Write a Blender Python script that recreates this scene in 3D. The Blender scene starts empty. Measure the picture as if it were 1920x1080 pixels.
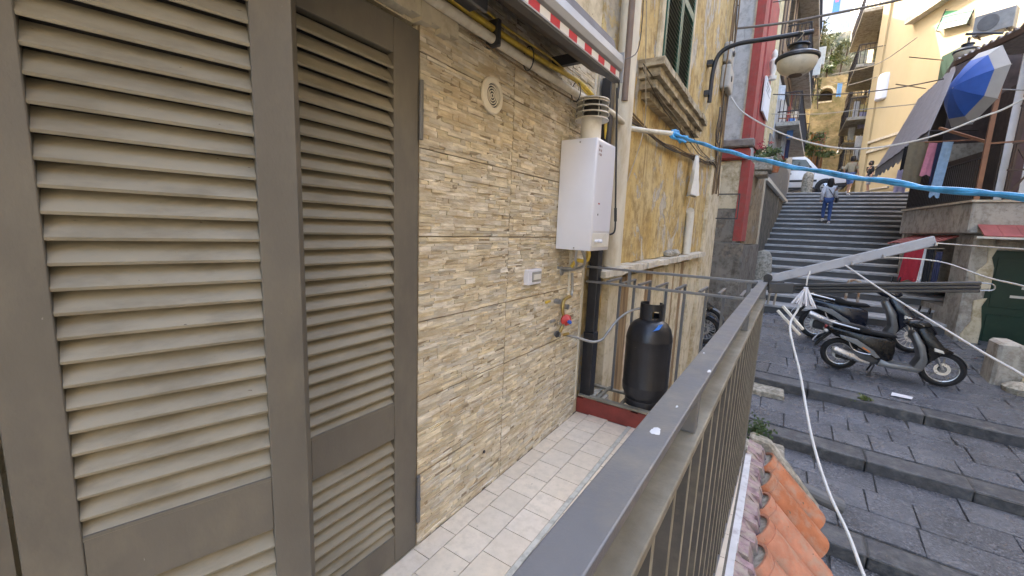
import bpy, bmesh, math, random
import numpy as np
from mathutils import Vector, Matrix
random.seed(7)
scene = bpy.context.scene
COL = scene.collection
# ---------------------------------------------------------------- camera
FPX = 765.0
CAM = np.array([1.1135, 0.0, 1.3175])
def _n(v): return v / np.linalg.norm(v)
_vy = _n(np.array([1468 - 960., 446 - 540., FPX]))
_vd = np.array([740 - 960., 5700 - 540., FPX]); _vd = _n(_vd - _vy * _vd.dot(_vy))
RC = np.stack([np.cross(_vd, _vy), _vy, -_vd])
cam_data = bpy.data.cameras.new('camera'); cam_data.sensor_width = 36.0
cam_data.lens = 36.0 * FPX / 1920.0; cam_data.clip_start = 0.02; cam_data.clip_end = 2000
cam = bpy.data.objects.new('camera', cam_data); COL.objects.link(cam)
_m = Matrix.Identity(4)
for i in range(3):
    _m[i][0] = RC[i][0]; _m[i][1] = -RC[i][1]; _m[i][2] = -RC[i][2]; _m[i][3] = CAM[i]
cam.matrix_world = _m
scene.camera = cam
# ---------------------------------------------------------------- sky, sun, exposure
SUN_AZ = Vector((-0.60, 0.35, 0.0))      # horizontal direction towards the sun
SUN_EL = math.radians(50)
w = bpy.data.worlds.new('World'); scene.world = w; w.use_nodes = True
nt = w.node_tree; bg = nt.nodes['Background']
sky = nt.nodes.new('ShaderNodeTexSky'); sky.sky_type = 'NISHITA'; sky.sun_disc = False
sky.sun_elevation = SUN_EL; sky.sun_rotation = math.atan2(SUN_AZ.x, SUN_AZ.y)
sky.air_density = 1.0; sky.dust_density = 5.0; sky.ozone_density = 0.5; sky.altitude = 50
nt.links.new(sky.outputs[0], bg.inputs[0]); bg.inputs[1].default_value = 0.15
sl = bpy.data.lights.new('sun', 'SUN'); sl.energy = 2.0; sl.angle = math.radians(0.5); sl.color = (1.0, 0.95, 0.86)
sun = bpy.data.objects.new('sun', sl); COL.objects.link(sun)
_s = SUN_AZ.normalized() * math.cos(SUN_EL) + Vector((0, 0, math.sin(SUN_EL)))
sun.rotation_euler = _s.to_track_quat('Z', 'Y').to_euler()
sun.location = (0, 0, 30)
vs = scene.view_settings
vs.view_transform = 'Standard'; vs.look = 'None'; vs.gamma = 1.0; vs.exposure = 3.3; vs.use_curve_mapping = False
scene.cycles.max_bounces = 8; scene.cycles.diffuse_bounces = 5
# ---------------------------------------------------------------- helpers
def ray(px, py): return RC @ np.array([px - 960., py - 540., FPX])
def at(px, py, axis, val):
    d = ray(px, py); t = (val - CAM[axis]) / d[axis]; return Vector(CAM + d * t)
def AX(px, py, x): return at(px, py, 0, x)
def AY(px, py, y): return at(px, py, 1, y)
def AZ(px, py, z): return at(px, py, 2, z)

class MB:
    def __init__(s): s.v = []; s.f = []
    def add(s, vs_, fs):
        o = len(s.v); s.v += [tuple(v) for v in vs_]; s.f += [tuple(i + o for i in f) for f in fs]; return s
    def box(s, a, b, rz=0.0, piv=None):
        x0, y0, z0 = a; x1, y1, z1 = b
        vs_ = [(x, y, z) for z in (z0, z1) for y in (y0, y1) for x in (x0, x1)]
        if rz:
            p = piv or ((x0 + x1) / 2, (y0 + y1) / 2); c, n = math.cos(rz), math.sin(rz)
            vs_ = [(p[0] + (x - p[0]) * c - (y - p[1]) * n, p[1] + (x - p[0]) * n + (y - p[1]) * c, z) for x, y, z in vs_]
        return s.add(vs_, [(0, 2, 3, 1), (4, 5, 7, 6), (0, 1, 5, 4), (2, 6, 7, 3), (0, 4, 6, 2), (1, 3, 7, 5)])
    def bar(s, p, q, w, h, up=(0, 0, 1)):
        p = Vector(p); q = Vector(q); d = (q - p).normalized(); u = Vector(up)
        if abs(d.dot(u)) > .99: u = Vector((0, 1, 0))
        sd = d.cross(u).normalized(); u = sd.cross(d)
        vs_ = [b + sd * (a * w / 2) + u * (c * h / 2) for b in (p, q) for a, c in ((-1, -1), (1, -1), (1, 1), (-1, 1))]
        return s.add(vs_, [(3, 2, 1, 0), (4, 5, 6, 7), (0, 1, 5, 4), (1, 2, 6, 5), (2, 3, 7, 6), (3, 0, 4, 7)])
    def tube(s, pts, r, n=8, caps=True):
        pts = [Vector(p) for p in pts]; m = len(pts)
        rs = r if isinstance(r, (list, tuple)) else [r] * m
        o = len(s.v); prev = None
        for i, p in enumerate(pts):
            d = (pts[min(i + 1, m - 1)] - pts[max(i - 1, 0)]).normalized()
            if prev is None:
                prev = d.cross(Vector((0, 0, 1)) if abs(d.z) < .9 else Vector((1, 0, 0))).normalized()
            a = (prev - d * prev.dot(d)).normalized(); b = d.cross(a); prev = a
            for k in range(n):
                t = 2 * math.pi * k / n; s.v.append(tuple(p + (a * math.cos(t) + b * math.sin(t)) * rs[i]))
        for i in range(m - 1):
            for k in range(n):
                k2 = (k + 1) % n; s.f.append((o + i * n + k, o + i * n + k2, o + (i + 1) * n + k2, o + (i + 1) * n + k))
        if caps:
            s.f.append(tuple(o + k for k in range(n))[::-1]); s.f.append(tuple(o + (m - 1) * n + k for k in range(n)))
        return s
    def lathe(s, prof, c=(0, 0, 0), ax=(0, 0, 1), n=20, ring=False):
        c = Vector(c); d = Vector(ax).normalized()
        a = d.cross(Vector((0, 0, 1)) if abs(d.z) < .9 else Vector((1, 0, 0))).normalized(); b = d.cross(a)
        o = len(s.v); m = len(prof)
        for r, z in prof:
            for k in range(n):
                t = 2 * math.pi * k / n; s.v.append(tuple(c + d * z + (a * math.cos(t) + b * math.sin(t)) * max(r, 1e-4)))
        for i in range(m - 1):
            for k in range(n):
                k2 = (k + 1) % n; s.f.append((o + i * n + k, o + i * n + k2, o + (i + 1) * n + k2, o + (i + 1) * n + k))
        if ring:
            for k in range(n):
                k2 = (k + 1) % n; s.f.append((o + (m - 1) * n + k, o + (m - 1) * n + k2, o + k2, o + k))
            return s
        s.f.append(tuple(o + k for k in range(n))[::-1]); s.f.append(tuple(o + (m - 1) * n + k for k in range(n)))
        return s
    def prism(s, poly, fn, d0, d1):
        """poly: 2d outline; fn(u, v, d) -> point"""
        n = len(poly); o = len(s.v)
        s.v += [tuple(fn(u, v, d0)) for u, v in poly] + [tuple(fn(u, v, d1)) for u, v in poly]
        s.f.append(tuple(o + i for i in range(n))[::-1]); s.f.append(tuple(o + n + i for i in range(n)))
        for i in range(n):
            j = (i + 1) % n; s.f.append((o + i, o + j, o + n + j, o + n + i))
        return s
    def grid(s, fn, nu, nv, thick=None):
        o = len(s.v)
        for j in range(nv + 1):
            for i in range(nu + 1): s.v.append(tuple(fn(i / nu, j / nv)))
        for j in range(nv):
            for i in range(nu):
                a = o + j * (nu + 1) + i; s.f.append((a, a + 1, a + nu + 2, a + nu + 1))
        return s
    def mesh(s, name, m=None, bevel=0, smooth=False, seg=1, solid=0):
        me = bpy.data.meshes.new(name); me.from_pydata(s.v, [], s.f)
        bm = bmesh.new(); bm.from_mesh(me)
        if solid:
            bmesh.ops.recalc_face_normals(bm, faces=bm.faces)
            bmesh.ops.solidify(bm, geom=bm.faces[:], thickness=solid)
        bmesh.ops.recalc_face_normals(bm, faces=bm.faces)
        if bevel:
            es = [e for e in bm.edges if len(e.link_faces) == 2 and e.calc_face_angle(0) > .5]
            bmesh.ops.bevel(bm, geom=es, offset=bevel, segments=seg, affect='EDGES', profile=.5, clamp_overlap=True)
        bm.to_mesh(me); bm.free()
        if smooth:
            for p in me.polygons: p.use_smooth = True
            try: me.set_sharp_from_angle(angle=math.radians(38))
            except Exception: pass
        if m: me.materials.append(m)
        return me
    def build(s, name, m, parent=None, **k):
        return link(name, s.mesh(name, m, **k), parent)

def link(name, me, parent=None, loc=None, rot=None, scale=None):
    o = bpy.data.objects.new(name, me); COL.objects.link(o)
    if loc is not None: o.location = loc
    if rot is not None: o.rotation_euler = rot
    if scale is not None: o.scale = scale
    if parent is not None:
        o.parent = parent
        if not parent.get('_local'):
            o.matrix_parent_inverse = Matrix.Translation(-root_loc(parent))
    return o
def root_loc(o):
    # world position of an untilted parent whose geometry is written in world space
    v = Vector((0, 0, 0))
    while o is not None:
        v = v + o.location
        if o.parent is not None: v = v + o.matrix_parent_inverse.translation
        o = o.parent
    return v
def tag(o, label, cat, group=None):
    o['label'] = label; o['category'] = cat
    if group: o['group'] = group
    return o
def thing(name, label, cat, loc=(0, 0, 0), group=None, local=False, rz=0):
    o = bpy.data.objects.new(name, None); COL.objects.link(o); o.location = loc
    o.empty_display_size = .1
    if local: o['_local'] = 1; o.rotation_euler = (0, 0, rz)
    return tag(o, label, cat, group)
def struct(o): o['kind'] = 'structure'; return o
def stuff(o): o['kind'] = 'stuff'; return o

# ---------------------------------------------------------------- materials
def lin(c):
    return tuple(((x / 255) / 12.92 if x / 255 <= .04045 else ((x / 255 + .055) / 1.055) ** 2.4) for x in c)
_mats = {}
def mat(name, col, rough=.6, metal=0.0, var=.18, scale=6.0, bump=0.0, bscale=80.0, dirt=None, dscale=5.0, damt=.5,
        stretch=(1, 1, 1), island=0.0, objrand=0.0, spec=.5, hue2=None, coat=0.0, emit=None, trans=0.0, alpha=1.0, detail=6.0, drange=.12, local=False, speck=None):
    if name in _mats: return _mats[name]
    m = bpy.data.materials.new(name); m.use_nodes = True; t = m.node_tree; N = t.nodes; L = t.links
    b = N['Principled BSDF']; b.inputs['Roughness'].default_value = rough; b.inputs['Metallic'].default_value = metal
    b.inputs['Specular IOR Level'].default_value = spec; b.inputs['Coat Weight'].default_value = coat
    b.inputs['Coat Roughness'].default_value = .12
    if trans: b.inputs['Transmission Weight'].default_value = trans
    if alpha < 1: b.inputs['Alpha'].default_value = alpha
    if emit: b.inputs['Emission Color'].default_value = (*emit[0], 1); b.inputs['Emission Strength'].default_value = emit[1]
    geo = N.new('ShaderNodeNewGeometry'); mp = N.new('ShaderNodeMapping'); mp.inputs['Scale'].default_value = stretch
    if local:
        tc = N.new('ShaderNodeTexCoord'); L.new(tc.outputs['Object'], mp.inputs['Vector'])
    else: L.new(geo.outputs['Position'], mp.inputs['Vector'])
    def noise(sc, det=detail, ro=.6):
        n = N.new('ShaderNodeTexNoise'); n.inputs['Scale'].default_value = sc; n.inputs['Detail'].default_value = det
        n.inputs['Roughness'].default_value = ro; L.new(mp.outputs[0], n.inputs['Vector']); return n
    def ramp(src, a, c0, bb, c1):
        r = N.new('ShaderNodeValToRGB'); r.color_ramp.elements[0].position = a; r.color_ramp.elements[1].position = bb
        r.color_ramp.elements[0].color = (*c0, 1); r.color_ramp.elements[1].color = (*c1, 1); L.new(src, r.inputs[0]); return r
    def mul(c, k): return tuple(min(1, x * k) for x in c)
    c2 = hue2 or mul(col, 1 + var)
    n1 = noise(scale); cur = ramp(n1.outputs['Fac'], .32, mul(col, 1 - var), .68, c2).outputs[0]
    if island or objrand:
        if island: src = geo.outputs['Random Per Island']; amt = island
        else:
            oi = N.new('ShaderNodeObjectInfo'); src = oi.outputs['Random']; amt = objrand
        h = N.new('ShaderNodeHueSaturation'); mr = N.new('ShaderNodeMapRange'); L.new(src, mr.inputs[0])
        mr.inputs[3].default_value = 1 - amt; mr.inputs[4].default_value = 1 + amt; L.new(mr.outputs[0], h.inputs['Value'])
        mm = N.new('ShaderNodeMath'); mm.operation = 'MULTIPLY_ADD'; mm.inputs[1].default_value = 7.31; mm.inputs[2].default_value = .2
        fr = N.new('ShaderNodeMath'); fr.operation = 'FRACT'; L.new(src, mm.inputs[0]); L.new(mm.outputs[0], fr.inputs[0])
        mr2 = N.new('ShaderNodeMapRange'); L.new(fr.outputs[0], mr2.inputs[0]); mr2.inputs[3].default_value = 1 - amt * 1.3; mr2.inputs[4].default_value = 1 + amt * 1.3
        L.new(mr2.outputs[0], h.inputs['Saturation']); L.new(cur, h.inputs['Color']); cur = h.outputs[0]
    if dirt:
        n2 = noise(dscale, 8, .65); r = ramp(n2.outputs['Fac'], damt - drange, (1, 1, 1), damt + drange, (0, 0, 0))
        mx = N.new('ShaderNodeMix'); mx.data_type = 'RGBA'; L.new(r.outputs[0], mx.inputs[0]); L.new(cur, mx.inputs[6])
        mx.inputs[7].default_value = (*dirt, 1); cur = mx.outputs[2]
    if speck:
        n5 = noise(speck[1], 3, .5); r5 = ramp(n5.outputs['Fac'], speck[2], (0, 0, 0), speck[2] + .03, (1, 1, 1))
        mx = N.new('ShaderNodeMix'); mx.data_type = 'RGBA'; L.new(r5.outputs[0], mx.inputs[0]); L.new(cur, mx.inputs[6]); mx.inputs[7].default_value = (*speck[0], 1); cur = mx.outputs[2]
    L.new(cur, b.inputs['Base Color'])
    if bump:
        n3 = noise(bscale, 5, .6); bp = N.new('ShaderNodeBump'); bp.inputs['Strength'].default_value = 1.0; bp.inputs['Distance'].default_value = bump
        L.new(n3.outputs['Fac'], bp.inputs['Height']); L.new(bp.outputs[0], b.inputs['Normal'])
    if rough > .15 and metal < .9:
        n4 = noise(scale * 2.3, 4); mr = N.new('ShaderNodeMapRange'); L.new(n4.outputs['Fac'], mr.inputs[0])
        mr.inputs[3].default_value = max(.05, rough - .14); mr.inputs[4].default_value = min(1, rough + .14); L.new(mr.outputs[0], b.inputs['Roughness'])
    _mats[name] = m; return m

def plaster(name, base, pale, stain, bare, cover=.42, stain_amt=.45, rough=.9, grey=(.32, .29, .25)):
    """peeling painted plaster: paint, bleached areas, vertical stains, bare patches and cracks"""
    if name in _mats: return _mats[name]
    m = bpy.data.materials.new(name); m.use_nodes = True; t = m.node_tree; N = t.nodes; L = t.links
    b = N['Principled BSDF']; b.inputs['Roughness'].default_value = rough; b.inputs['Specular IOR Level'].default_value = .25
    geo = N.new('ShaderNodeNewGeometry')
    def noise(sc, det=8, ro=.62, stretch=(1, 1, 1), dist=0):
        mp = N.new('ShaderNodeMapping'); mp.inputs['Scale'].default_value = stretch; L.new(geo.outputs['Position'], mp.inputs[0])
        n = N.new('ShaderNodeTexNoise'); n.inputs['Scale'].default_value = sc; n.inputs['Detail'].default_value = det
        n.inputs['Roughness'].default_value = ro; n.inputs['Distortion'].default_value = dist; L.new(mp.outputs[0], n.inputs['Vector']); return n.outputs['Fac']
    def ramp(src, a, bb):
        r = N.new('ShaderNodeMapRange'); r.inputs[1].default_value = a; r.inputs[2].default_value = bb; L.new(src, r.inputs[0]); return r.outputs[0]
    def mix(f, a, c):
        mx = N.new('ShaderNodeMix'); mx.data_type = 'RGBA'; L.new(f, mx.inputs[0])
        if isinstance(a, tuple): mx.inputs[6].default_value = (*a, 1)
        else: L.new(a, mx.inputs[6])
        if isinstance(c, tuple): mx.inputs[7].default_value = (*c, 1)
        else: L.new(c, mx.inputs[7])
        return mx.outputs[2]
    c = mix(ramp(noise(1.6), .35, .62), base, pale)
    def mulf(a_, b_):
        m_ = N.new('ShaderNodeMath'); m_.operation = 'MULTIPLY'; L.new(a_, m_.inputs[0]); L.new(b_, m_.inputs[1]); return m_.outputs[0]
    c = mix(ramp(noise(5.5, 9, .7), .47, .70), c, tuple(x * .8 for x in stain))
    c = mix(mulf(ramp(noise(1.9, 8, .6, (1.6, 1.6, .45), 1.2), 1 - stain_amt - .04, 1 - stain_amt + .2), ramp(noise(11, 5), .3, .6)), c, stain)
    c = mix(mulf(ramp(noise(5, 6, .6, (1.8, 1.8, .16), .8), .55, .75), ramp(noise(1.1, 4), .45, .65)), c, tuple(x * .6 for x in stain))
    pk = noise(2.4, 10, .68, (1, 1, .7), .6); pf = ramp(pk, 1 - cover, 1 - cover + .03)
    c = mix(pf, c, mix(ramp(noise(9), .4, .6), bare, grey))
    sp = ramp(noise(38, 4), .66, .72); c = mix(sp, c, tuple(x * .4 for x in stain))
    L.new(c, b.inputs['Base Color'])
    mm = N.new('ShaderNodeMath'); mm.operation = 'MULTIPLY_ADD'; L.new(pf, mm.inputs[0]); mm.inputs[1].default_value = -1.0; L.new(noise(45, 6), mm.inputs[2])
    bp = N.new('ShaderNodeBump'); bp.inputs['Distance'].default_value = .006; bp.inputs['Strength'].default_value = .9
    L.new(mm.outputs[0], bp.inputs['Height']); L.new(bp.outputs[0], b.inputs['Normal'])
    _mats[name] = m; return m
# ================================================================ materials for the balcony
PAINT = mat('taupe_paint', (.124, .111, .089), .55, var=.12, scale=5, bump=.0006, bscale=160, dirt=(.155, .137, .104), dscale=9, damt=.42, stretch=(1, 1, .5), speck=((.24, .23, .20), 90, .76))
SLATP = mat('dusty_slat_paint', (.245, .220, .162), .6, var=.14, scale=7, bump=.0005, bscale=150, dirt=(.19, .165, .115), dscale=14, damt=.40, stretch=(1, .35, 1.5), speck=((.11, .085, .055), 110, .74))
IRON = mat('grey_iron', (.118, .118, .120), .40, metal=.0, var=.12, scale=9, bump=.0005, bscale=220, dirt=(.19, .175, .145), dscale=9, damt=.41, spec=.6, speck=((.30, .29, .27), 60, .76))
IRON_DUST_LIT = mat('dusty_lit_iron', (.24, .215, .16), .65, var=.2, scale=14, bump=.0007, bscale=180, dirt=(.15, .13, .09), dscale=9, damt=.45)  # rail dust; also the painted lit faces of the balusters
DARKIRON = mat('dark_iron', (.035, .035, .037), .45, var=.2, bump=.0004, dirt=(.10, .08, .06), dscale=20, damt=.34)
WHITEP = mat('white_enamel', (.68, .68, .72), .35, var=.03, scale=3, coat=.3)
WHITEP2 = mat('cream_plastic', (.66, .63, .55), .45, var=.06, dirt=(.42, .37, .28), dscale=8, damt=.33)
CREAMPIPE = mat('cream_pipe', (.60, .55, .44), .6, var=.1, dirt=(.38, .31, .2), dscale=7, damt=.38, stretch=(1, 1, .25))
YELLOW = mat('yellow_pipe', (.60, .42, .05), .5, var=.18, dirt=(.3, .21, .06), dscale=16, damt=.40)
BLACKP = mat('black_paint', (.016, .016, .019), .34, var=.4, scale=7, bump=.0012, bscale=60, dirt=(.12, .12, .12), dscale=60, damt=.30, drange=.03, spec=.5)
RUBBER = mat('black_rubber', (.02, .02, .021), .6, var=.2)
GALV = mat('galvanised_steel', (.34, .34, .33), .4, metal=.7, var=.15, scale=20)
BRASS = mat('brass', (.42, .30, .10), .4, metal=.8, var=.2)
REDP = mat('red_plastic', (.55, .045, .035), .4)
BLUEP = mat('blue_plastic', (.03, .12, .5), .4)
STONE = mat('beige_ledge_stone', (.60, .525, .39), .85, var=.22, scale=22, bump=.007, bscale=60, hue2=(.72, .64, .48), dirt=(.50, .39, .24), dscale=11, damt=.41, stretch=(1, .45, 1.6), objrand=.22, spec=.3)
STONE_I = mat('beige_ledge_stone_joined', (.60, .525, .39), .85, var=.22, scale=22, bump=.007, bscale=60, hue2=(.72, .64, .48), dirt=(.50, .39, .24), dscale=11, damt=.41, stretch=(1, .45, 1.6), island=.22, spec=.3)
JOINT = mat('stone_joint', (.29, .23, .15), .95, var=.3, scale=30, bump=.003, bscale=90)
TILE = mat('cream_floor_tile', (.69, .59, .455), .42, var=.05, scale=14, dirt=(.59, .50, .375), dscale=24, damt=.42, objrand=.06, bump=.0003, bscale=40, speck=((.35, .28, .2), 50, .72))
GROUT = mat('grout', (.13, .115, .095), .95, var=.25, scale=20)
TERRA = mat('terracotta', (.44, .178, .098), .85, speck=((.16, .12, .08), 40, .69), var=.2, scale=9, hue2=(.52, .225, .13), bump=.002, bscale=60, dirt=(.40, .27, .19), dscale=12, damt=.42, objrand=.14, spec=.25)
MORTAR = mat('purple_mortar', (.28, .19, .20), .95, var=.4, scale=20, bump=.008, bscale=30, dirt=(.38, .33, .26), dscale=15, damt=.46)
MORTAR2 = mat('grey_mortar', (.36, .33, .27), .95, var=.35, scale=18, bump=.008, bscale=30, dirt=(.15, .14, .10), dscale=9, damt=.42)
REDPAINT = mat('red_curb_paint', (.20, .032, .022), .6, var=.25, scale=9, bump=.0012, bscale=40, dirt=(.35, .30, .24), dscale=12, damt=.30, drange=.03)
OCHRE = plaster('ochre_plaster', (.52, .355, .115), (.62, .50, .26), (.31, .205, .085), (.55, .50, .39), cover=.46, stain_amt=.50, grey=(.36, .33, .28))
CREAMW = plaster('cream_plaster', (.60, .52, .35), (.66, .59, .44), (.40, .31, .17), (.42, .38, .31), cover=.36, stain_amt=.42)
LINTEL = mat('cream_lintel', (.55, .49, .36), .9, var=.15, scale=9, bump=.004, bscale=40, dirt=(.3, .24, .16), dscale=12, damt=.36)
TRAV = mat('weathered_sill_stone', (.47, .41, .29), .9, var=.25, scale=8, bump=.007, bscale=35, dirt=(.17, .125, .07), dscale=6, damt=.46, stretch=(1, 1, 1.6))
GREENP = mat('green_shutter_paint', (.022, .085, .058), .5, var=.2, scale=8, dirt=(.12, .14, .10), dscale=13, damt=.32)
GREYSLAT = mat('grey_green_slat', (.17, .19, .15), .6, var=.2, scale=8)
ALU = mat('grey_aluminium', (.30, .30, .30), .5, metal=.3, var=.06)
DARKBOX = mat('dark_steel_box', (.055, .055, .058), .45, var=.15)
ROPE = mat('white_cord', (.58, .57, .54), .7, var=.1, scale=30)
ROPED = mat('old_cord', (.34, .30, .23), .8, var=.2, scale=30)
BLUEROPE = mat('blue_wrap', (.06, .31, .58), .4, var=.35, scale=18, bump=.003, bscale=45, stretch=(1, 1, 1))
CABLE = mat('dark_cable', (.055, .045, .035), .7, var=.2)
CABLEB = mat('brown_cable', (.17, .115, .06), .75, var=.2)
BAG = mat('white_bag', (.68, .66, .60), .5, var=.08, scale=10, bump=.006, bscale=18)
GAPSHADE = mat('gap_shade_black', (.03, .03, .035), .6)  # near-black standing in for shade inside gaps and openings
REDSTRIPE = mat('red_awning_fabric', (.52, .04, .045), .8, var=.08)
WHSTRIPE = mat('white_awning_fabric', (.68, .64, .56), .8, var=.08)

UNIT = MB().box((-.5, -.5, -.5), (.5, .5, .5))
def unit(m, bev=.0, key=[0]):
    key[0] += 1; return UNIT.mesh('unit_%d' % key[0], m, bevel=bev)

# ================================================================ near building: wall shell with door opening
bld = thing('apartment_building', 'apartment building with stone clad balcony wall and louvred door', 'building', (-1, 1, -2.4))
sh = MB()
sh.box((-.4, -4, -2.6), (-.015, .03, 17)); sh.box((-.4, .03, 1.985), (-.016, 1.068, 17.002)); sh.box((-.4, 1.068, -2.6), (-.015, 2.66, 17))
sh.box((-.4, .03, -2.6), (-.016, 1.068, -.05)); sh.box((-.5, -.2, -.1), (-.42, 1.3, 2.2))
sh.build('wall', CREAMW, bld)
MB().box((-5, -4, 16.9), (.25, 2.66, 17.2)).build('roof_edge', CREAMW, bld)
# stone cladding: panels with single ledge stones
PY = [1.070, 1.664, 2.252, 2.578]; PZ = [.0, .313, .628, .945, 1.268, 1.582, 1.90, 2.21, 2.56]
panels = []
for i in range(3):
    for j in range(8):
        y0, y1, z0, z1 = PY[i], PY[i + 1], PZ[j], PZ[j + 1]
        p = MB().box((-.014, y0 + .0012, z0 + .0012), (-.003, y1 - .0012, z1 - .0012)).build('cladding_panel', JOINT, bld); panels.append((p, y0, y1, z0, z1))
sm = unit(STONE)
cand = []
for p, y0, y1, z0, z1 in panels:
    z = z0 + .002
    while z < z1 - .004:
        h = random.choice([.009, .011, .013, .015, .018, .022]); h = min(h, z1 - .002 - z)
        if h < .005: break
        y = y0 + .002 - (random.random() * .0)
        while y < y1 - .004:
            wd = random.choice([.03, .045, .06, .08, .10, .13]); wd = min(wd, y1 - .002 - y)
            hh = h
            if wd > .03:
                if random.random() < .25 and h > .017:     # two thin stones in the place of one
                    for q in (0, 1): cand.append((p, y, wd, z + q * h / 2, h / 2))
                else: cand.append((p, y, wd, z, hh))
            else: cand.append((p, y, wd, z, hh))
            y += wd
        z += h
cand.sort(key=lambda c: c[2] * c[4] / ((c[1]) ** 2 + (c[3] - 1.3) ** 2), reverse=True)
rest = MB()
def stone_prof(): return random.choice([.0012, .002, .003, .004, .006]) * random.uniform(.6, 1.1)
for k, (p, y, wd, z, h) in enumerate(cand):
    pr = stone_prof(); gy = random.uniform(.0001, .0009); gz = random.uniform(.0001, .0008)
    if k < 290:
        o = link('ledge_stone', sm, p, loc=(-.003 + pr / 2, y + wd / 2, z + h / 2), scale=(pr + .004, wd - gy, h - gz))
        o.rotation_euler = (random.gauss(0, .006), 0, random.gauss(0, .012))
    else:
        a = [random.gauss(0, .0014) for _ in range(4)]; s0 = random.gauss(0, .004) * min(1, .08 / wd)
        X0 = -.006; vs_ = []
        for xx in (0, 1):
            for n_, (yy, zz) in enumerate(((y + gy, z + gz), (y + wd - gy, z + gz), (y + wd - gy, z + h - gz), (y + gy, z + h - gz))):
                vs_.append((X0 if not xx else -.003 + pr + a[n_], yy, zz + (s0 * (yy - y) if 0 else 0)))
        rest.add(vs_, [(3, 2, 1, 0), (4, 5, 6, 7), (0, 1, 5, 4), (1, 2, 6, 5), (2, 3, 7, 6), (3, 0, 4, 7)])
stuff(rest.build('ledge_stones', STONE_I, bld))
MB().box((-.012, 2.578, .12), (.008, 2.59, 2.56)).build('corner_trim', CREAMPIPE, bld)
# small drain hole and lintel with a broken plaster edge
MB().tube([(.004, 1.51, .215), (.0085, 1.51, .215)], .008, 10).build('drain_hole', GAPSHADE, bld)
lb = MB(); ys = np.linspace(-.3, 1.235, 34)
for a, b in zip(ys[:-1], ys[1:]):
    d0 = (0 if a < 1.0 else random.uniform(-.018, .012))
    lb.box((-.02, a, 1.990 + d0), (.026 + random.uniform(0, .004), b + .0004, 2.065))
lb.build('lintel', LINTEL, bld)
MB().box((-.014, -.45, -.05), (.018, .066, 1.985)).build('door_frame', PAINT, bld)
MB().box((-.02, .0, -.03), (.022, 1.09, -.003)).build('door_sill', LINTEL, bld)

# ---- louvred door leaves
def leaf(name, label, loc, rz, W, sl0, sl1, zlist, hinges, H=1.964, z_off=0):
    r = thing(name, label, 'door', loc, local=True, rz=rz, group=None)
    T0, T1 = -.034, 0.0
    def prt(n, a, b, bev=.0018): MB().box(a, b).build(n, PAINT, r, bevel=bev)
    prt('stile', (T0, 0, .004), (T1, sl0, H)); prt('stile', (T0, sl1, .004), (T1, W, H))
    (u1, u0, l1, l0) = zlist
    for a, b in ((u1, H), (l1, u0), (.004, l0)):
        prt('rail', (T0 + .001, sl0 + .0006, a), (T1 - .0012, sl1 - .0006, b))
    for z0, z1 in ((u0, u1), (l0, l1)):
        n = int(round((z1 - z0) / .0446)); pt = (z1 - z0) / n
        s_ = MB().prism([(-.034, .024), (-.0045, -.019), (.0002, -.0195), (.0022, -.013), (-.026, .030), (-.031, .030)], lambda u, v, d: (u - .0035, d, v * .94), sl0 + .0004, sl1 - .0004)
        me = s_.mesh('slat', SLATP, bevel=0)
        for k in range(n):
            o = link('slat', me, r, loc=(random.uniform(-.0008, .0004), 0, z0 + (k + .27) * pt)); o.rotation_euler = (random.gauss(0, .0016), 0, 0)
        # thin bead at the foot of each louvre panel
        MB().box((-.010, sl0 + .001, z0 - .0005), (-.0006, sl1 - .001, z0 + .007)).build('bead', PAINT, r)
    bk = MB().box((T0 - .012, sl0 - .02, .05), (T0 - .004, sl1 + .02, H - .05)).build('dark_interior_sheet', GAPSHADE, r)  # dark sheet standing for the unlit interior behind the slats
    for z0, z1 in hinges:
        h = MB().tube([(.006, W + .006, z0), (.006, W + .006, (z0 + z1) / 2 - .001)], .0085, 10).tube([(.006, W + .006, (z0 + z1) / 2 + .001), (.006, W + .006, z1)], .0085, 10)
        h.tube([(.006, W + .006, (z0 + z1) / 2 - .004), (.006, W + .006, (z0 + z1) / 2 + .004)], .0105, 10)
        h.build('hinge', IRON, r, smooth=True)
    return r
leaf('louvred_door_leaf', 'taupe louvred door leaf flush with the stone wall, hinges showing', (.0, .556, 0), 0, .510, .082, .401, (1.857, .657, .522, .116), [(1.608, 1.806), (.113, .314)])
leaf('louvred_door_leaf', 'taupe louvred door leaf standing ajar in front of the other', (.020, .072, .012), math.radians(-16), .486, .079, .404, (1.845, .664, .529, .112), [])

# ================================================================ balcony floor
floor = struct(MB().box((-.014, -2.5, -.16), (1.075, 2.70, -.0045)).build('balcony_floor', GROUT))
tme = unit(TILE, .0)
TX = [-.05, .0905, .2335, .378]; TX = [.001, .0905, .2335, .3755]
px_cols = [(.001, .0885), (.0922, .2318), (.2355, .3745)]
x = .402
while x < 1.06: px_cols.append((x, min(x + .141, 1.066))); x += .1435
for c, (x0, x1) in enumerate(px_cols):
    y = -1.6 + (.0795 if c % 2 == 0 else 0) + .03
    while y < 2.655:
        y1 = min(y + .1555, 2.655)
        if y1 - y > .02:
            link('floor_tile', tme, floor, loc=((x0 + x1) / 2, (y + y1) / 2, -.004 + random.uniform(-.0004, .0004)), scale=(x1 - x0, y1 - y, .008))
        y += .159
MB().box((.3768, -1.6, -.006), (.3998, 2.655, .0015)).build('marble_strip', mat('pale_strip', (.50, .48, .41), .6, var=.12, scale=20, dirt=(.3, .28, .22), dscale=20, damt=.4), floor)
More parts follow.
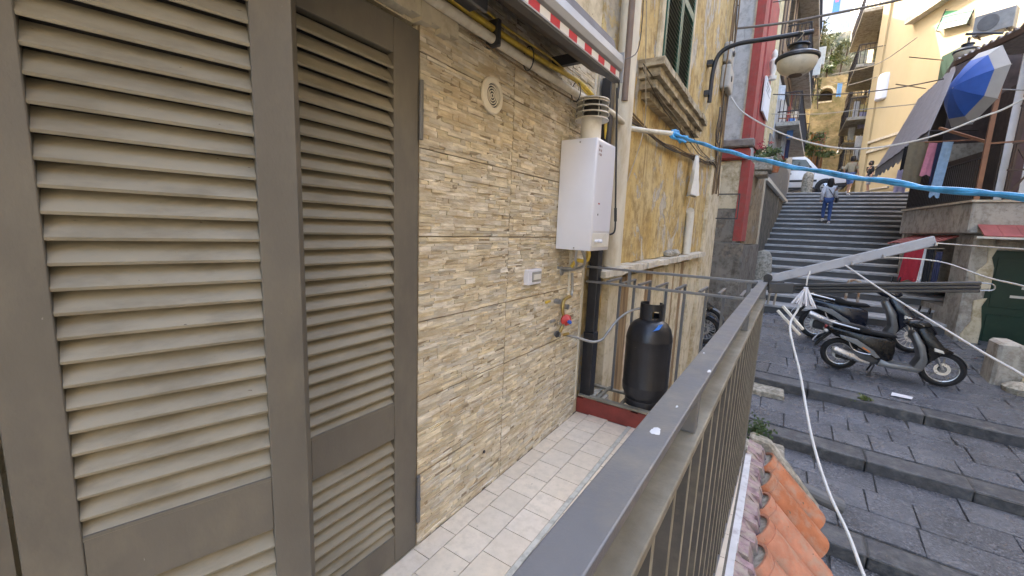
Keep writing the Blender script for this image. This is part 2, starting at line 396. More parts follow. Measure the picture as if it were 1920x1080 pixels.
# slab edge, white trim, mortar fillet
trim = thing('slab_edge_trim', 'white stone trim along the outer edge of the balcony', 'trim', (1.08, 1, -.1))
ys = np.linspace(-1.6, 2.78, 26)
e = MB()
for a, b in zip(ys[:-1], ys[1:]):
    e.box((1.0755, a, -.055 + random.uniform(-.006, .006)), (1.096 + .012 * (a / 2.7) + random.uniform(-.002, .002), b, -.006))
e.build('edge_strip', mat('white_trim', (.62, .61, .60), .8, var=.1, dirt=(.4, .36, .36), dscale=20, damt=.38), trim)

# ================================================================ railings
rail = thing('balcony_railing', 'grey iron balcony railing with flat handrail and dense upright bars', 'railing', (1.02, 1, 0))
def rx(y): return 1.000 + .0205 * (y - .2)
RY0, RY1 = -1.2, 2.66
def rp(y, z, dx=0): return (rx(y) + dx, y, z)
MB().bar(rp(RY0, 1.064), rp(RY1 + .02, 1.064), .043, .014).build('handrail', IRON, rail, bevel=.002, seg=2)
# dried white paint drips on the handrail
dr = MB()
for y, w_, l_, dx in ((.505, .012, .010, .002), (.80, .006, .008, .017), (.60, .003, .004, .006), (.92, .004, .004, -.012)):
    n_ = 9; cen = Vector(rp(y, 1.0712, dx))
    dr.lathe([(1.0, 0), (.9, .0006), (.3, .001)], (0, 0, 0), n=n_)
    k0 = len(dr.v) - 3 * n_
    for q in range(k0, len(dr.v)):
        vx, vy, vz = dr.v[q]; j = 1 + .25 * math.sin(q * 2.3)
        dr.v[q] = (cen.x + vx * w_ / 2 * j, cen.y + vy * l_ * j, cen.z + vz)
dr.build('paint_drips', mat('dry_white_paint', (.62, .62, .62), .7), rail)
MB().bar(rp(RY0, .968), rp(RY1 + .02, .968), .046, .016).build('lower_rail', IRON_DUST_LIT, rail, bevel=.0018)
MB().bar(rp(RY0, .06), rp(RY1 + .02, .06), .04, .012).build('foot_rail', IRON, rail)
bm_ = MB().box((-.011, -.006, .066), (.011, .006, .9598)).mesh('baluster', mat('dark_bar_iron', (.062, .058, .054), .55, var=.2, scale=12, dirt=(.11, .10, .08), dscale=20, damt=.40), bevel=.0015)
bm_.materials.append(IRON_DUST_LIT)
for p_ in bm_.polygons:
    if p_.normal.x > .6: p_.material_index = 1          # outer faces painted lighter as if lit, over darkened bars
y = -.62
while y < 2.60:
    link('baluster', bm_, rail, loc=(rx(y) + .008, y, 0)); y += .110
pm = MB().box((-.014, -.014, .9765), (.014, .014, 1.0565)).mesh('spacer_post', IRON, bevel=.0012)
for y in (-.4, .745, 1.7): link('spacer_post', pm, rail, loc=(rx(y), y, 0))
MB().box((rx(2.66) - .02, 2.645, -.005), (rx(2.66) + .02, 2.682, 1.056)).build('corner_post', IRON, rail, bevel=.0015)

cage = thing('railing_cage', 'grey iron end railing with a bar cage round the gas bottle', 'railing', (.5, 2.8, .1))
MB().bar((.0, 2.664, 1.064), (1.025, 2.664, 1.064), .034, .014).build('top_rail', IRON, cage, bevel=.0015)
MB().bar((.0, 2.664, .962), (1.025, 2.664, .962), .034, .014).build('lower_rail', IRON, cage, bevel=.0015)
for x in (.30, .985):
    MB().box((x - .010, 2.656, .9695), (x + .010, 2.672, 1.0565)).build('post', IRON, cage)
for x in (.145, .25, .36, .475, .595, .73, .835, .95):
    MB().bar((x, 2.682, .972), (x + .004, 2.962, .974), .017, .012).build('shelf_bar', IRON, cage)
    MB().box((x - .006, 2.945, .11), (x + .011, 2.960, .9665)).build('upright_bar', IRON, cage, bevel=.001)
for x in (.13, .30, .52, .74, .95):
    MB().bar((x, 2.665, .118), (x, 2.97, .118), .022, .012).build('base_bar', IRON_DUST_LIT, cage)
MB().bar((-.0, 2.664, .130), (1.02, 2.664, .130), .04, .016).build('base_rail', IRON_DUST_LIT, cage)
MB().bar((-.0, 2.966, .1), (1.02, 2.966, .1), .03, .016).build('base_rail', IRON_DUST_LIT, cage)
# red painted kerb under the cage
curb = MB(); xs = np.linspace(-.012, 1.03, 22)
for a, b in zip(xs[:-1], xs[1:]):
    curb.box((a, 2.656, -.004), (b + .0005, 2.69, .112 + random.uniform(-.012, .006)))
tag(curb.build('balcony_kerb', REDPAINT), 'dark red painted kerb at the end of the tiled balcony floor', 'kerb')
pl_ = MB(); 
for k in range(9):
    x = -.02 + k * .02; pl_.box((x, 2.69, .02), (x + .021, 2.93 - .01 * k, .112 + random.uniform(-.02, .012)))
tag(pl_.build('concrete_ledge', MORTAR2), 'rough concrete ledge below the black square downpipe', 'ledge')

# ================================================================ roof of barrel tiles below the balcony
troof = thing('tiled_canopy', 'small canopy of orange barrel roof tiles below the balcony railing', 'canopy', (1.3, 2, -.4))
def tile_mesh():
    b = MB(); n = 10; Lh = .44
    def sec(s_, r, t): return [(math.cos(math.pi * k / n) * r, math.sin(math.pi * k / n) * r * .92 + .0, s_) for k in range(n + 1)]
    rows = []
    for s_, r in ((0, .112), (.035, .110), (.036, .104), (.05, .103), (.051, .108), (Lh - .01, .121), (Lh, .119)): rows.append((s_, r))
    for s_, r in rows: b.v += sec(s_, r, 0)
    for s_, r in rows[::-1]: b.v += sec(s_, r - .013, 0)
    m_ = len(rows) * 2
    for i in range(m_):
        j = (i + 1) % m_
        for k in range(n): b.f.append((i * (n + 1) + k, i * (n + 1) + k + 1, j * (n + 1) + k + 1, j * (n + 1) + k))
    return b.mesh('roof_tile', TERRA, smooth=True)
tm = tile_mesh()
SL = math.radians(46)
ty = [3.03, 2.765, 2.515, 2.275, 2.03, 1.80, 1.56, 1.32, 1.08]
for k, y in enumerate(ty):
    o = link('roof_tile', tm, troof)
    # local x -> world y, local y -> slope normal, local z -> down the slope
    d = Vector((math.cos(SL), 0, -math.sin(SL))); nrm = Vector((math.sin(SL), 0, math.cos(SL)))
    R3 = Matrix(((0, nrm.x, d.x), (1, 0, 0), (0, nrm.z, d.z)))
    R4 = (R3 @ Matrix.Rotation(random.gauss(0, .02), 3, 'Y')).to_4x4()
    R4.translation = Vector((1.145 + .004 * (y - 2) * 2, y, -.155 + random.uniform(-.005, .005))) - root_loc(troof)
    o.matrix_parent_inverse = Matrix.Identity(4); o.matrix_basis = R4
    plug = MB().prism([(math.cos(math.pi * q / 10) * .1, math.sin(math.pi * q / 10) * .092) for q in range(11)], lambda u, v, d_: (u, v, d_), .012, .03)
    po = link('mortar_plug', plug.mesh('mortar_plug', MORTAR2), troof); po.matrix_parent_inverse = Matrix.Identity(4); po.matrix_basis = R4.copy()
# under tiles (channels) and bed
ch = MB().prism([(1.05, -.13), (1.17, -.165), (1.47, -.475), (1.45, -.51), (1.05, -.22)], lambda u, v, d: (u, d, v), .95, 3.10)
ch.build('tile_bed', MORTAR2, troof)
mf = MB()
ys = np.linspace(.95, 3.12, 60)
for a, b in zip(ys[:-1], ys[1:]):
    j = random.uniform(-.012, .012); ph = min(abs(a - t) for t in ty); up = .04 if ph < .09 else 0
    mf.prism([(1.08, -.055), (1.115 + j, -.07), (1.16 + j, -.115 + up * .9), (1.185 + j + up * .1, -.20 + up), (1.08, -.24)], lambda u, v, d: (u, d, v), a, b + .0006)
mf.build('mortar_fillet', MORTAR, troof)
tag(MB().prism([(1.08, -.03), (1.2, -.05), (1.36, -.23), (1.52, -.42), (1.50, -.55), (1.08, -.6)], lambda u, v, d: (u, d, v), 3.128, 3.21).build('parapet_end', MORTAR2, bevel=.015), 'crumbling mortar edge at the far end of the tiled canopy', 'parapet')
tag(MB().tube([(1.42, 3.36, -.42), (1.66, 3.37, -.47)], .05, 14).build('drain_pipe_stub', mat('grey_pvc', (.10, .10, .10), .55)), 'dark grey plastic drain stub beyond the orange roof tiles', 'pipe')
ms = MB(); 
for k in range(240):
    c = Vector((1.13, 3.30, -.06)) + Vector((random.gauss(0, .035), random.gauss(0, .05), random.gauss(0, .04)))
    a = Vector((random.gauss(0, 1), random.gauss(0, 1), random.gauss(0, 1))).normalized() * .016; b_ = a.orthogonal().normalized() * .009
    ms.add([c - a, c + b_, c + a, c - b_], [(0, 1, 2, 3)])
stuff(tag(ms.build('moss_clump', mat('moss', (.045, .075, .022), .8, var=.4, scale=40)), 'clump of dark green moss at the foot of the railing corner', 'plant'))

# ================================================================ gas bottle, boiler and plumbing
gb = thing('gas_bottle', 'black painted steel gas bottle with open collar standing in the railing cage', 'gas bottle', (.425, 2.82, .125))
gc = (.425, 2.81, .126); RB = .152
MB().lathe([(RB * .80, 0), (RB * .84, .004), (RB * .84, .05), (RB * .80, .055)], gc, n=32).build('foot_ring', BLACKP, gb, smooth=True)
prof = [(RB * .55, .035), (RB * .86, .06), (RB * .985, .105), (RB, .14), (RB * 1.012, .146), (RB * 1.012, .156), (RB, .162), (RB, .46), (RB * 1.012, .466), (RB * 1.012, .476), (RB, .482), (RB * .985, .50), (RB * .90, .548), (RB * .74, .582), (RB * .5, .605), (.02, .612)]
MB().lathe(prof, gc, n=40).build('body', BLACKP, gb, smooth=True)
cr = MB(); n = 36; rc_ = .076
for k in range(n):
    a0 = 2 * math.pi * k / n; a1 = 2 * math.pi * (k + 1) / n; am = math.degrees((a0 + a1) / 2)
    z0, z1 = .59, .718
    segs = [(z0, z1)]
    if 285 < am < 330: segs = [(z0, .625), (.672, z1)]      # hand slot towards the street
    if 60 < am < 120: segs = [(z0, .64)]                     # open towards the back
    for za, zb in segs:
        P8 = [(math.cos(a) * r + gc[0], math.sin(a) * r + gc[1], gc[2] + z) for z in (za, zb) for a, r in ((a0, rc_), (a1, rc_), (a1, rc_ - .006), (a0, rc_ - .006))]
        cr.add(P8, [(0, 1, 5, 4), (2, 3, 7, 6), (4, 5, 6, 7), (3, 2, 1, 0), (1, 2, 6, 5), (0, 4, 7, 3)])
cr.build('collar', BLACKP, gb)
MB().lathe([(.016, .60), (.016, .66), (.022, .662), (.022, .68), (.012, .69)], gc, n=12).build('valve', BRASS, gb)
MB().grid(lambda u, v: (gc[0] + .04 + .05 * u + .01 * v, gc[1] - RB * .80 - .006 * u + .05 * v, gc[2] + .545 + .022 * u + .03 * v + .002), 4, 3).build('sky_reflection_patch', mat('painted_sky_blue', (.08, .25, .7), .4), gb, solid=.002)  # sky reflection on the bottle shoulder painted as a blue patch

hose = thing('gas_hose', 'grey braided gas hose looping from the wall tap to the gas bottle', 'hose', (.2, 2.5, .6))
hp = [AY(1058, 627, 2.36), AY(1085, 634, 2.45), AY(1110, 641, 2.52), AY(1128, 637, 2.58), AY(1142, 620, 2.63), AY(1158, 600, 2.72), AY(1178, 585, 2.78), AY(1200, 578, 2.80)]
def smooth_pts(pts, n=6):
    pts = [Vector(p) for p in pts]; out = []
    for i in range(len(pts) - 1):
        p0, p1, p2, p3 = pts[max(i - 1, 0)], pts[i], pts[i + 1], pts[min(i + 2, len(pts) - 1)]
        for k in range(n):
            t = k / n; out.append(.5 * ((2 * p1) + (p2 - p0) * t + (2 * p0 - 5 * p1 + 4 * p2 - p3) * t * t + (3 * p1 - p0 - 3 * p2 + p3) * t ** 3))
    out.append(pts[-1]); return out
MB().tube(smooth_pts(hp), .0085, 10).build('hose_tube', GALV, hose, smooth=True)
MB().tube([hp[0] - Vector((.01, .03, 0)), hp[0] + Vector((.015, .03, 0))], .0115, 8).build('fitting', BRASS, hose)

# wall taps and regulator
tp = thing('gas_tap', 'brass gas taps and pipe fixed to the stone wall under the boiler', 'gas tap', (.02, 2.3, .8))
pv = AX(1073, 520, .03); p1 = AX(1073, 556, .035)
yv = AX(1062, 560, .03)
MB().tube(smooth_pts([AX(1073, 512, .03), AX(1073, 545, .032), AX(1071, 556, .035)]), .009, 8).build('steel_pipe', GALV, tp, smooth=True)
MB().tube(smooth_pts([AX(1069, 556, .035), AX(1058, 563, .03), AX(1055, 580, .032), AX(1057, 600, .035), AX(1052, 618, .035), AX(1046, 626, .03)]), .011, 8).build('manifold', BRASS, tp, smooth=True)
for q in ((1044, 565), (1060, 575), (1054, 606), (1044, 627)):
    c = AX(*q, .03); MB().tube([c - Vector((.012, .0, 0)), c + Vector((.022, .0, 0))], .016, 8).build('union_nut', GALV, tp)
c = AX(1028, 566, .035); MB().bar(c - Vector((0, .03, 0)), c + Vector((0, .022, .002)), .012, .014).build('yellow_lever', YELLOW, tp, bevel=.002)
c = AX(1043, 626, .05); MB().lathe([(.004, 0), (.02, .002), (.022, .008), (.018, .012)], c, (1, -.2, 0), n=10).build('hand_wheel', DARKIRON, tp)
c = AX(1036, 602, .03); MB().tube([c - Vector((0, .025, 0)), c + Vector((0, .025, 0))], .009, 8).build('tee', GALV, tp)
rg = thing('gas_regulator', 'red round gas regulator with blue knob on the wall tap', 'regulator', AX(1063, 598, .05))
c = AX(1061, 600, .05); ax = (.55, -.35, -.05)
MB().lathe([(.012, -.02), (.03, -.012), (.036, -.003), (.036, .008), (.026, .016), (.014, .03), (.012, .035)], c, ax, n=18).build('housing', REDP, rg, smooth=True)
MB().lathe([(.011, .034), (.012, .036), (.011, .052), (.004, .053)], c, ax, n=14).build('knob', BLUEP, rg)

bo = thing('gas_boiler', 'white wall hung gas water heater with a louvred flue cowl', 'boiler', (.1, 2.25, 1.2))
DB = AY(1106, 468, 2.153).x; YB = 2.153; yR = AX(1141, 470, DB).y; ZB0, ZB1 = 1.20, 1.812
bx = MB().prism([(.004, YB), (DB - .006, YB + .002), (DB, YB + .01), (DB, yR - .01), (DB - .006, yR - .002), (.004, yR)], lambda u, v, d: (u, v, d), ZB0, ZB1)
bx.build('casing', WHITEP, bo, bevel=.003, smooth=True)
for zz in (ZB0 + .012, ZB1 - .018): MB().lathe([(.005, 0), (.005, .0015), (.002, .003)], (DB * .55, YB, zz), (0, -1, 0), n=8).build('screw', GALV, bo)
MB().box((DB + .0001, YB + .014, ZB0 + .11), (DB + .0018, yR - .014, ZB1 - .012)).build('front_cover', WHITEP, bo, bevel=.0008)
# rounded raised panel seam, indicator, viewing hole and badge on the front
MB().box((DB, YB + .02, ZB0 + .02), (DB + .0025, yR - .02, ZB0 + .10)).build('control_panel', WHITEP2, bo, bevel=.001)
for yy in (.065, .10, .14):
    MB().lathe([(.009, 0), (.010, .010), (.007, .014)], (DB + .002, YB + yy, ZB0 + .055), (1, 0, 0), n=12).build('knob', WHITEP, bo)
MB().tube([(DB - .002, YB + .075, ZB0 + .205), (DB + .0028, YB + .075, ZB0 + .205)], .006, 10).build('view_hole', GAPSHADE, bo)
lab = MB()
for r_ in range(3):
    for k in range(5):
        z = ZB1 - .045 - r_ * .022 ; yy = YB + .03 + k * .0085
        lab.box((DB + .0019, yy, z), (DB + .0024, yy + .006, z + .013)) if (k + r_) % 5 != 3 else lab.box((DB + .0019, yy, z + .006), (DB + .0024, yy + .004, z + .008))
lab.build('rating_label', mat('grey_red_print', (.30, .20, .19), .6), bo)
lb2 = MB()
for k in range(4): lb2.box((DB + .0019, YB + .07 + k * .006, ZB0 + .262), (DB + .0024, YB + .0745 + k * .006, ZB0 + .270))
lb2.build('badge', mat('red_print', (.4, .05, .05), .6), bo)
fc = (DB * .5 + .005, (YB + yR) / 2)
MB().tube([(*fc, ZB1 - .01), (*fc, ZB1 + .14)], .058, 28).build('flue_pipe', WHITEP2, bo, smooth=True)
MB().tube([(*fc, ZB1 + .125), (*fc, ZB1 + .235)], .05, 20).build('cowl_core', DARKIRON, bo)
for k in range(4):
    z = ZB1 + .132 + k * .031; R_ = .100 - .003 * abs(k - 1)
    MB().lathe([(.05, z + .012), (R_ * .93, z + .004), (R_, z - .003), (R_ * .995, z - .006), (R_ * .9, z - .0005), (.05, z + .007)], (*fc, 0), n=36).build('cowl_louvre', WHITEP2, bo, smooth=True)
MB().lathe([(.001, ZB1 + .252), (.06, ZB1 + .249), (.094, ZB1 + .238), (.096, ZB1 + .232), (.001, ZB1 + .235)], (*fc, 0), n=36).build('cowl_cap', WHITEP2, bo, smooth=True)
for k in range(6):
    a = k * math.pi / 3 + .3; q = (fc[0] + .088 * math.cos(a), fc[1] + .088 * math.sin(a))
    MB().tube([(*q, ZB1 + .128), (*q, ZB1 + .238)], .0035, 6).build('cowl_rod', GALV, bo)
bp_ = thing('boiler_pipes', 'braided hoses and yellow elbow hanging below the white boiler', 'pipe', (.1, 2.25, 1.1))
MB().tube(smooth_pts([(.12, 2.20, 1.20), (.11, 2.21, 1.15), (.10, 2.25, 1.11), (.07, 2.28, 1.085), (.03, 2.25, 1.08), (.0, 2.2, 1.085)]), .0085, 8).build('hose_tube', GALV, bp_, smooth=True)
MB().tube(smooth_pts([(.14, 2.23, 1.20), (.15, 2.26, 1.14), (.12, 2.30, 1.095), (.05, 2.30, 1.07), (.0, 2.24, 1.06)]), .0085, 8).build('hose_tube', GALV, bp_, smooth=True)
MB().tube(smooth_pts([(.15, 2.30, 1.20), (.155, 2.30, 1.155), (.13, 2.30, 1.13), (.09, 2.28, 1.13), (.06, 2.27, 1.09)]), .012, 8).build('elbow_pipe', YELLOW, bp_, smooth=True)
c = AX(1053, 508, .004); MB().lathe([(.03, 0), (.026, .006), (.012, .01)], c, (1, 0, 0), n=14).build('wall_rosette', GALV, bp_)
MB().tube([(.03, 2.315, 1.2), (.03, 2.315, .93), (.028, 2.30, .91)], .008, 8).build('steel_pipe', CREAMPIPE, bp_)

# switch box, round vent
sw = thing('switch_box', 'white weatherproof switch box with a grey flap on the stone wall', 'switch', AX(996, 519, 0))
a = AX(985, 535, .012); b = AX(1011, 503, .012)
MB().box((-.003, a.y, a.z), (.03, b.y, b.z)).build('housing', WHITEP, sw, bevel=.004, seg=2)
MB().box((.030, a.y + .035, a.z + .015), (.034, b.y - .010, b.z - .013)).build('flap', mat('grey_flap', (.33, .32, .29), .4), sw, bevel=.0015)
MB().box((.0335, a.y + .044, a.z + .026), (.0365, b.y - .018, b.z - .026)).build('rocker', WHITEP2, sw, bevel=.001)
c = AX(920, 180, .0); vt = thing('round_vent', 'cream round ventilation grille with concentric rings set in the stone wall', 'vent', c)
MB().lathe([(.049, 0), (.074, 0), (.074, .008), (.068, .013), (.049, .013)], c + Vector((.004, 0, 0)), (1, 0, 0), n=40, ring=True).build('rim', mat('vent_cream', (.72, .66, .53), .5, var=.05), vt, smooth=True)
MB().lathe([(.0, .0), (.05, 0), (.05, .002), (0, .002)], c + Vector((.005, 0, 0)), (1, 0, 0), n=30).build('dark_back', GAPSHADE, vt)
for r_ in (.041, .0305, .020, .009):
    MB().lathe([(r_ - .0022, 0), (r_ + .0022, 0), (r_ + .0018, .004), (r_ - .0018, .004)], c + Vector((.007, 0, 0)), (1, 0, 0), n=30, ring=True).build('ring', mat('vent_cream', (.72, .66, .53), .5, var=.05), vt, smooth=True)

# ================================================================ pipes along the wall, awnings
def run(name, label, pts, r, m, cat='pipe', n=10, group=None, sm=True):
    o = MB().tube(pts, r, n).build(name, m, smooth=sm); return tag(o, label, cat, group)
run('conduit', 'cream conduit running along the stone wall above the round vent', smooth_pts([(.045, .6, 2.055), (.045, 1.3, 2.06), (.045, 2.0, 2.07), (.05, 2.38, 2.08), (.07, 2.7, 2.09), (.11, 2.95, 2.045)]), .019, CREAMPIPE, n=12)
run('gas_hose', 'dirty yellow gas pipe strapped above the cream conduit', smooth_pts([(.048, .6, 2.10), (.048, 1.3, 2.097), (.048, 1.8, 2.112), (.05, 2.1, 2.135), (.05, 2.35, 2.135), (.05, 2.62, 2.07), (.06, 2.68, 1.9), (.06, 2.685, 1.2)]), .0125, YELLOW)
run('cable', 'thin yellow cable drooping over the strapped pipes', smooth_pts([(.05, 1.2, 2.16), (.052, 1.45, 2.135), (.05, 1.7, 2.145), (.05, 2.0, 2.15), (.05, 2.45, 2.1)]), .0045, YELLOW, 'cable', 6)
run('cable', 'thin dark cable running under the cream conduit', smooth_pts([(.03, 1.3, 2.035), (.03, 1.8, 2.03), (.03, 2.3, 2.045)]), .004, CABLEB, 'cable', 6)
for y, big in ((1.43, 1), (1.70, 0), (2.22, 0)):
    s_ = MB()
    if big: s_.box((.012, y - .012, 2.033), (.075, y + .012, 2.135))
    else: s_.tube([(.045 + .028 * math.cos(t), y, 2.083 + .052 * math.sin(t)) for t in np.linspace(0, 2 * math.pi, 17)], .0028, 6)
    tag(s_.build('pipe_clamp' if big else 'cable_tie', DARKIRON, bevel=.004 if big else 0), 'black pipe clamp near the dark steel box' if big else ('thin black tie round the pipes above the round vent' if y < 2 else 'thin black tie round the pipes beside the flue cowl'), 'clamp' if big else 'tie', None if big else 'ties round the wall pipes')
db = thing('roller_box', 'dark grey steel roller box above the louvred door', 'box', (.1, .6, 2.1))
MB().box((-.01, -.6, 2.09), (.115, 1.262, 2.4)).build('casing', DARKBOX, db, bevel=.004)
MB().box((.1155, -.6, 2.078), (.130, 1.275, 2.395)).build('front_panel', IRON, db, bevel=.002)
MB().lathe([(.006, 0), (.007, .004), (.003, .006)], (.08, .93, 2.0895), (0, 0, -1), n=8).build('screw', GALV, db)

aw = thing('folded_awning', 'folded grey awning cassette with a red and white striped fabric edge', 'awning', (.3, 1.5, 2.1))
AWY0, AWY1 = -.6, 2.195
def awz(y): return 2.10 + .045 * (y - AWY1)
def awx(y): return .300 - .03 * (y - AWY1) * 0
def slab(name, prof, m, y0=AWY0, y1=AWY1, **k):
    b = MB(); n_ = len(prof)
    for y in (y0, y1): b.v += [(u, y, v + awz(y)) for u, v in prof]
    b.f.append(tuple(range(n_))[::-1]); b.f.append(tuple(range(n_, 2 * n_)))
    for i in range(n_):
        j = (i + 1) % n_; b.f.append((i, j, n_ + j, n_ + i))
    return b.build(name, m, aw, **k)
slab('front_profile', [(.262, .040), (.300, .037), (.313, .048), (.318, .078), (.310, .118), (.288, .132), (.262, .130)], ALU, bevel=.001)
slab('hood', [(.0, .20), (.15, .062), (.268, .002), (.268, .131), (.283, .145), (.270, .19), (.16, .205), (.0, .26)], mat('hood_brown', (.06, .045, .038), .6), y1=AWY1 - .03)
slab('bottom_bar', [(.27, -.012), (.306, -.012), (.308, .002), (.27, .004)], DARKBOX)
slab('bar_silver_line', [(.3065, -.004), (.3095, -.004), (.3095, .002), (.3065, .002)], ALU, y1=AWY1 - .01)  # thin silver line along the dark bar
y = AWY0; k = 0
while y < AWY1 - .02:
    y1 = min(y + .078, AWY1 - .012); slab('fabric_stripe', [(.297, .004), (.3035, .004), (.3035, .0365), (.297, .0365)], (REDSTRIPE, WHSTRIPE)[k % 2], y, y1); y += .078; k += 1
for ya in (.3, 2.0): MB().box((.0, ya, 2.15), (.2, ya + .03, 2.2)).build('arm', DARKBOX, aw)
ce = MB().box((.285, AWY1, 2.088), (.318, AWY1 + .012, 2.235)); ce.build('end_cap', ALU, aw)
MB().tube(smooth_pts([(.30, AWY1 - .01, 2.10), (.30, AWY1 + .005, 2.07), (.30, AWY1, 2.04), (.30, AWY1, 2.01)]), .006, 8).build('winch_eye', DARKIRON, aw)
ck = thing('awning_crank', 'long black awning crank rod hanging beside the white boiler', 'crank', (.3, 2.2, 1.3))
pA = AX(1157, 165, .30); pB = AX(1154, 390, .30); pC = AX(1153, 430, .30); pD = AX(1143, 440, .27)
MB().tube([pA, pB], .0055, 8).build('rod', RUBBER, ck)
MB().tube([pB, AX(1154, 415, .30)], .0085, 8).build('grip', RUBBER, ck)
MB().tube(smooth_pts([AX(1154, 415, .30), pC, AX(1150, 437, .29), pD]), .005, 8).build('handle', RUBBER, ck)

# ================================================================ downpipes
dp = thing('square_downpipe', 'glossy black square downpipe on the wall beside the gas bottle', 'downpipe', (.05, 2.72, .1))
MB().box((.004, 2.66, .125), (.085, 2.745, .60)).build('lower_section', BLACKP, dp, bevel=.006, seg=2)
MB().box((.010, 2.667, .602), (.079, 2.738, 2.3)).build('upper_section', BLACKP, dp, bevel=.006, seg=2)
run('downpipe', 'thick cream downpipe rising between the stone wall and the ochre wall', [(.075, 2.93, 1.06), (.075, 2.93, 9.5)], .066, CREAMPIPE, n=20)
run('downpipe', 'thin brown metal pipe with an elbow beside the cream downpipe', smooth_pts([(.10, 2.72, 3.02), (.10, 2.85, 3.0), (.10, 2.87, 2.95), (.10, 2.87, 2.2)], 3), .022, mat('brown_pipe', (.17, .12, .09), .6))
run('gas_pipe', 'upright yellow gas pipe beside the black square downpipe', [(.03, 2.80, .15), (.03, 2.80, 2.2)], .014, YELLOW)
run('water_pipe', 'narrow galvanised water pipe beside the yellow gas pipe', [(.03, 2.835, .12), (.03, 2.835, 1.3)], .010, GALV)
run('water_pipe', 'narrow cream water pipe rising from the concrete ledge', [(.05, 2.775, .10), (.05, 2.775, 1.0)], .010, CREAMPIPE)
# ================================================================ ochre house next door
BAS = mat('basalt_paving', (.074, .078, .090), .28, var=.5, scale=1.6, bump=.016, bscale=36, dirt=(.175, .18, .195), dscale=40, damt=.43, drange=.07, objrand=.24, spec=.55)
BASI = mat('basalt_far', (.105, .11, .125), .45, var=.25, scale=5, bump=.006, bscale=38, dirt=(.175, .17, .165), dscale=16, damt=.45, spec=.5)
JOINTD = mat('dirty_joint', (.075, .072, .066), .95, var=.4, scale=14, bump=.01, bscale=40)
KERB = mat('kerb_basalt', (.052, .054, .060), .5, var=.35, scale=7, bump=.012, bscale=28, dirt=(.12, .12, .115), dscale=10, damt=.42, objrand=.18)
STEP = mat('step_stone', (.055, .055, .058), .42, var=.3, scale=4, bump=.006, bscale=30, dirt=(.075, .072, .07), dscale=5, damt=.45, stretch=(.5, 1, 1), objrand=.12, spec=.55)
NOSE = mat('worn_lit_step_tread', (.38, .38, .38), .38, var=.2, scale=5, bump=.005, bscale=30, dirt=(.25, .25, .25), dscale=4, damt=.40, spec=.55)  # sky-lit look of the treads painted in, paler than the dark risers
ROUGHW = plaster('grey_base_wall', (.20, .185, .16), (.27, .25, .215), (.11, .095, .075), (.26, .22, .17), cover=.45, stain_amt=.5, grey=(.12, .11, .10))

oh = thing('ochre_house', 'peeling ochre house wall with green shutters and a heavy window sill', 'house', (-.5, 5.5, -2))
b = MB()
b.box((-.6, 2.662, 1.05), (-.004, 8.5, 17)); b.box((-9, 2.662, -2.6), (-2.6, 11.0, 17.002)); b.box((-2.599, 8.1, -2.6), (-.61, 8.49, 16.99)); b.box((-.6, 2.662, -2.6), (-.03, 8.498, 1.049))  # includes an unseen rear block added to keep sun out of the recess
b.build('wall', OCHRE, oh)
# lower storey: cream door surrounds and boarded panels under a pale ledge
MB().box((-.029, 7.35, -2.4), (.045, 8.52, 2.55)).build('pilaster', CREAMW, oh, bevel=.01)
led = MB(); ys = np.linspace(2.72, 7.2, 22)
for a, c in zip(ys[:-1], ys[1:]): led.box((-.028, a, .985 + random.uniform(-.006, .006)), (.115 + random.uniform(-.008, .008), c + .001, 1.04 + random.uniform(-.006, .01)))
led.build('ledge', mat('pale_ledge', (.58, .53, .43), .85, var=.15, bump=.005, bscale=30, dirt=(.30, .25, .18), dscale=8, damt=.4), oh)
MB().box((-.029, 3.05, -2.4), (.03, 3.35, .984)).build('door_jamb', CREAMW, oh); MB().box((-.029, 5.0, -2.4), (.03, 5.3, .984)).build('door_jamb', CREAMW, oh)
MB().box((-.029, 6.45, -2.4), (.04, 7.0, .984)).build('door_jamb', CREAMW, oh)
WOODB = mat('brown_board', (.30, .20, .10), .75, var=.3, scale=9, stretch=(1, 3, .3), dirt=(.13, .08, .04), dscale=6, damt=.42)
for a, c in ((3.36, 4.98), (5.32, 6.44)):
    n_ = 6
    for k in range(n_):
        y0 = a + (c - a) * k / n_; MB().box((-.029, y0 + .004, -2.3), (.006 + random.uniform(-.003, .003), y0 + (c - a) / n_ - .004, .93)).build('board', CREAMW if k % 3 else WOODB, oh)
# cornice bits of fallen plaster above the ledge
cl = MB()
for k in range(5):
    c = Vector((.03, 4.9 + .1 * k + random.uniform(-.03, .03), 1.06)); cl.lathe([(.01, -.02), (.05, 0), (.06, .03), (.03, .06), (.004, .07)], c, (random.uniform(-.3, .3), .2, 1), n=8)
stuff(cl.build('rubble', MORTAR2, oh, bevel=0))
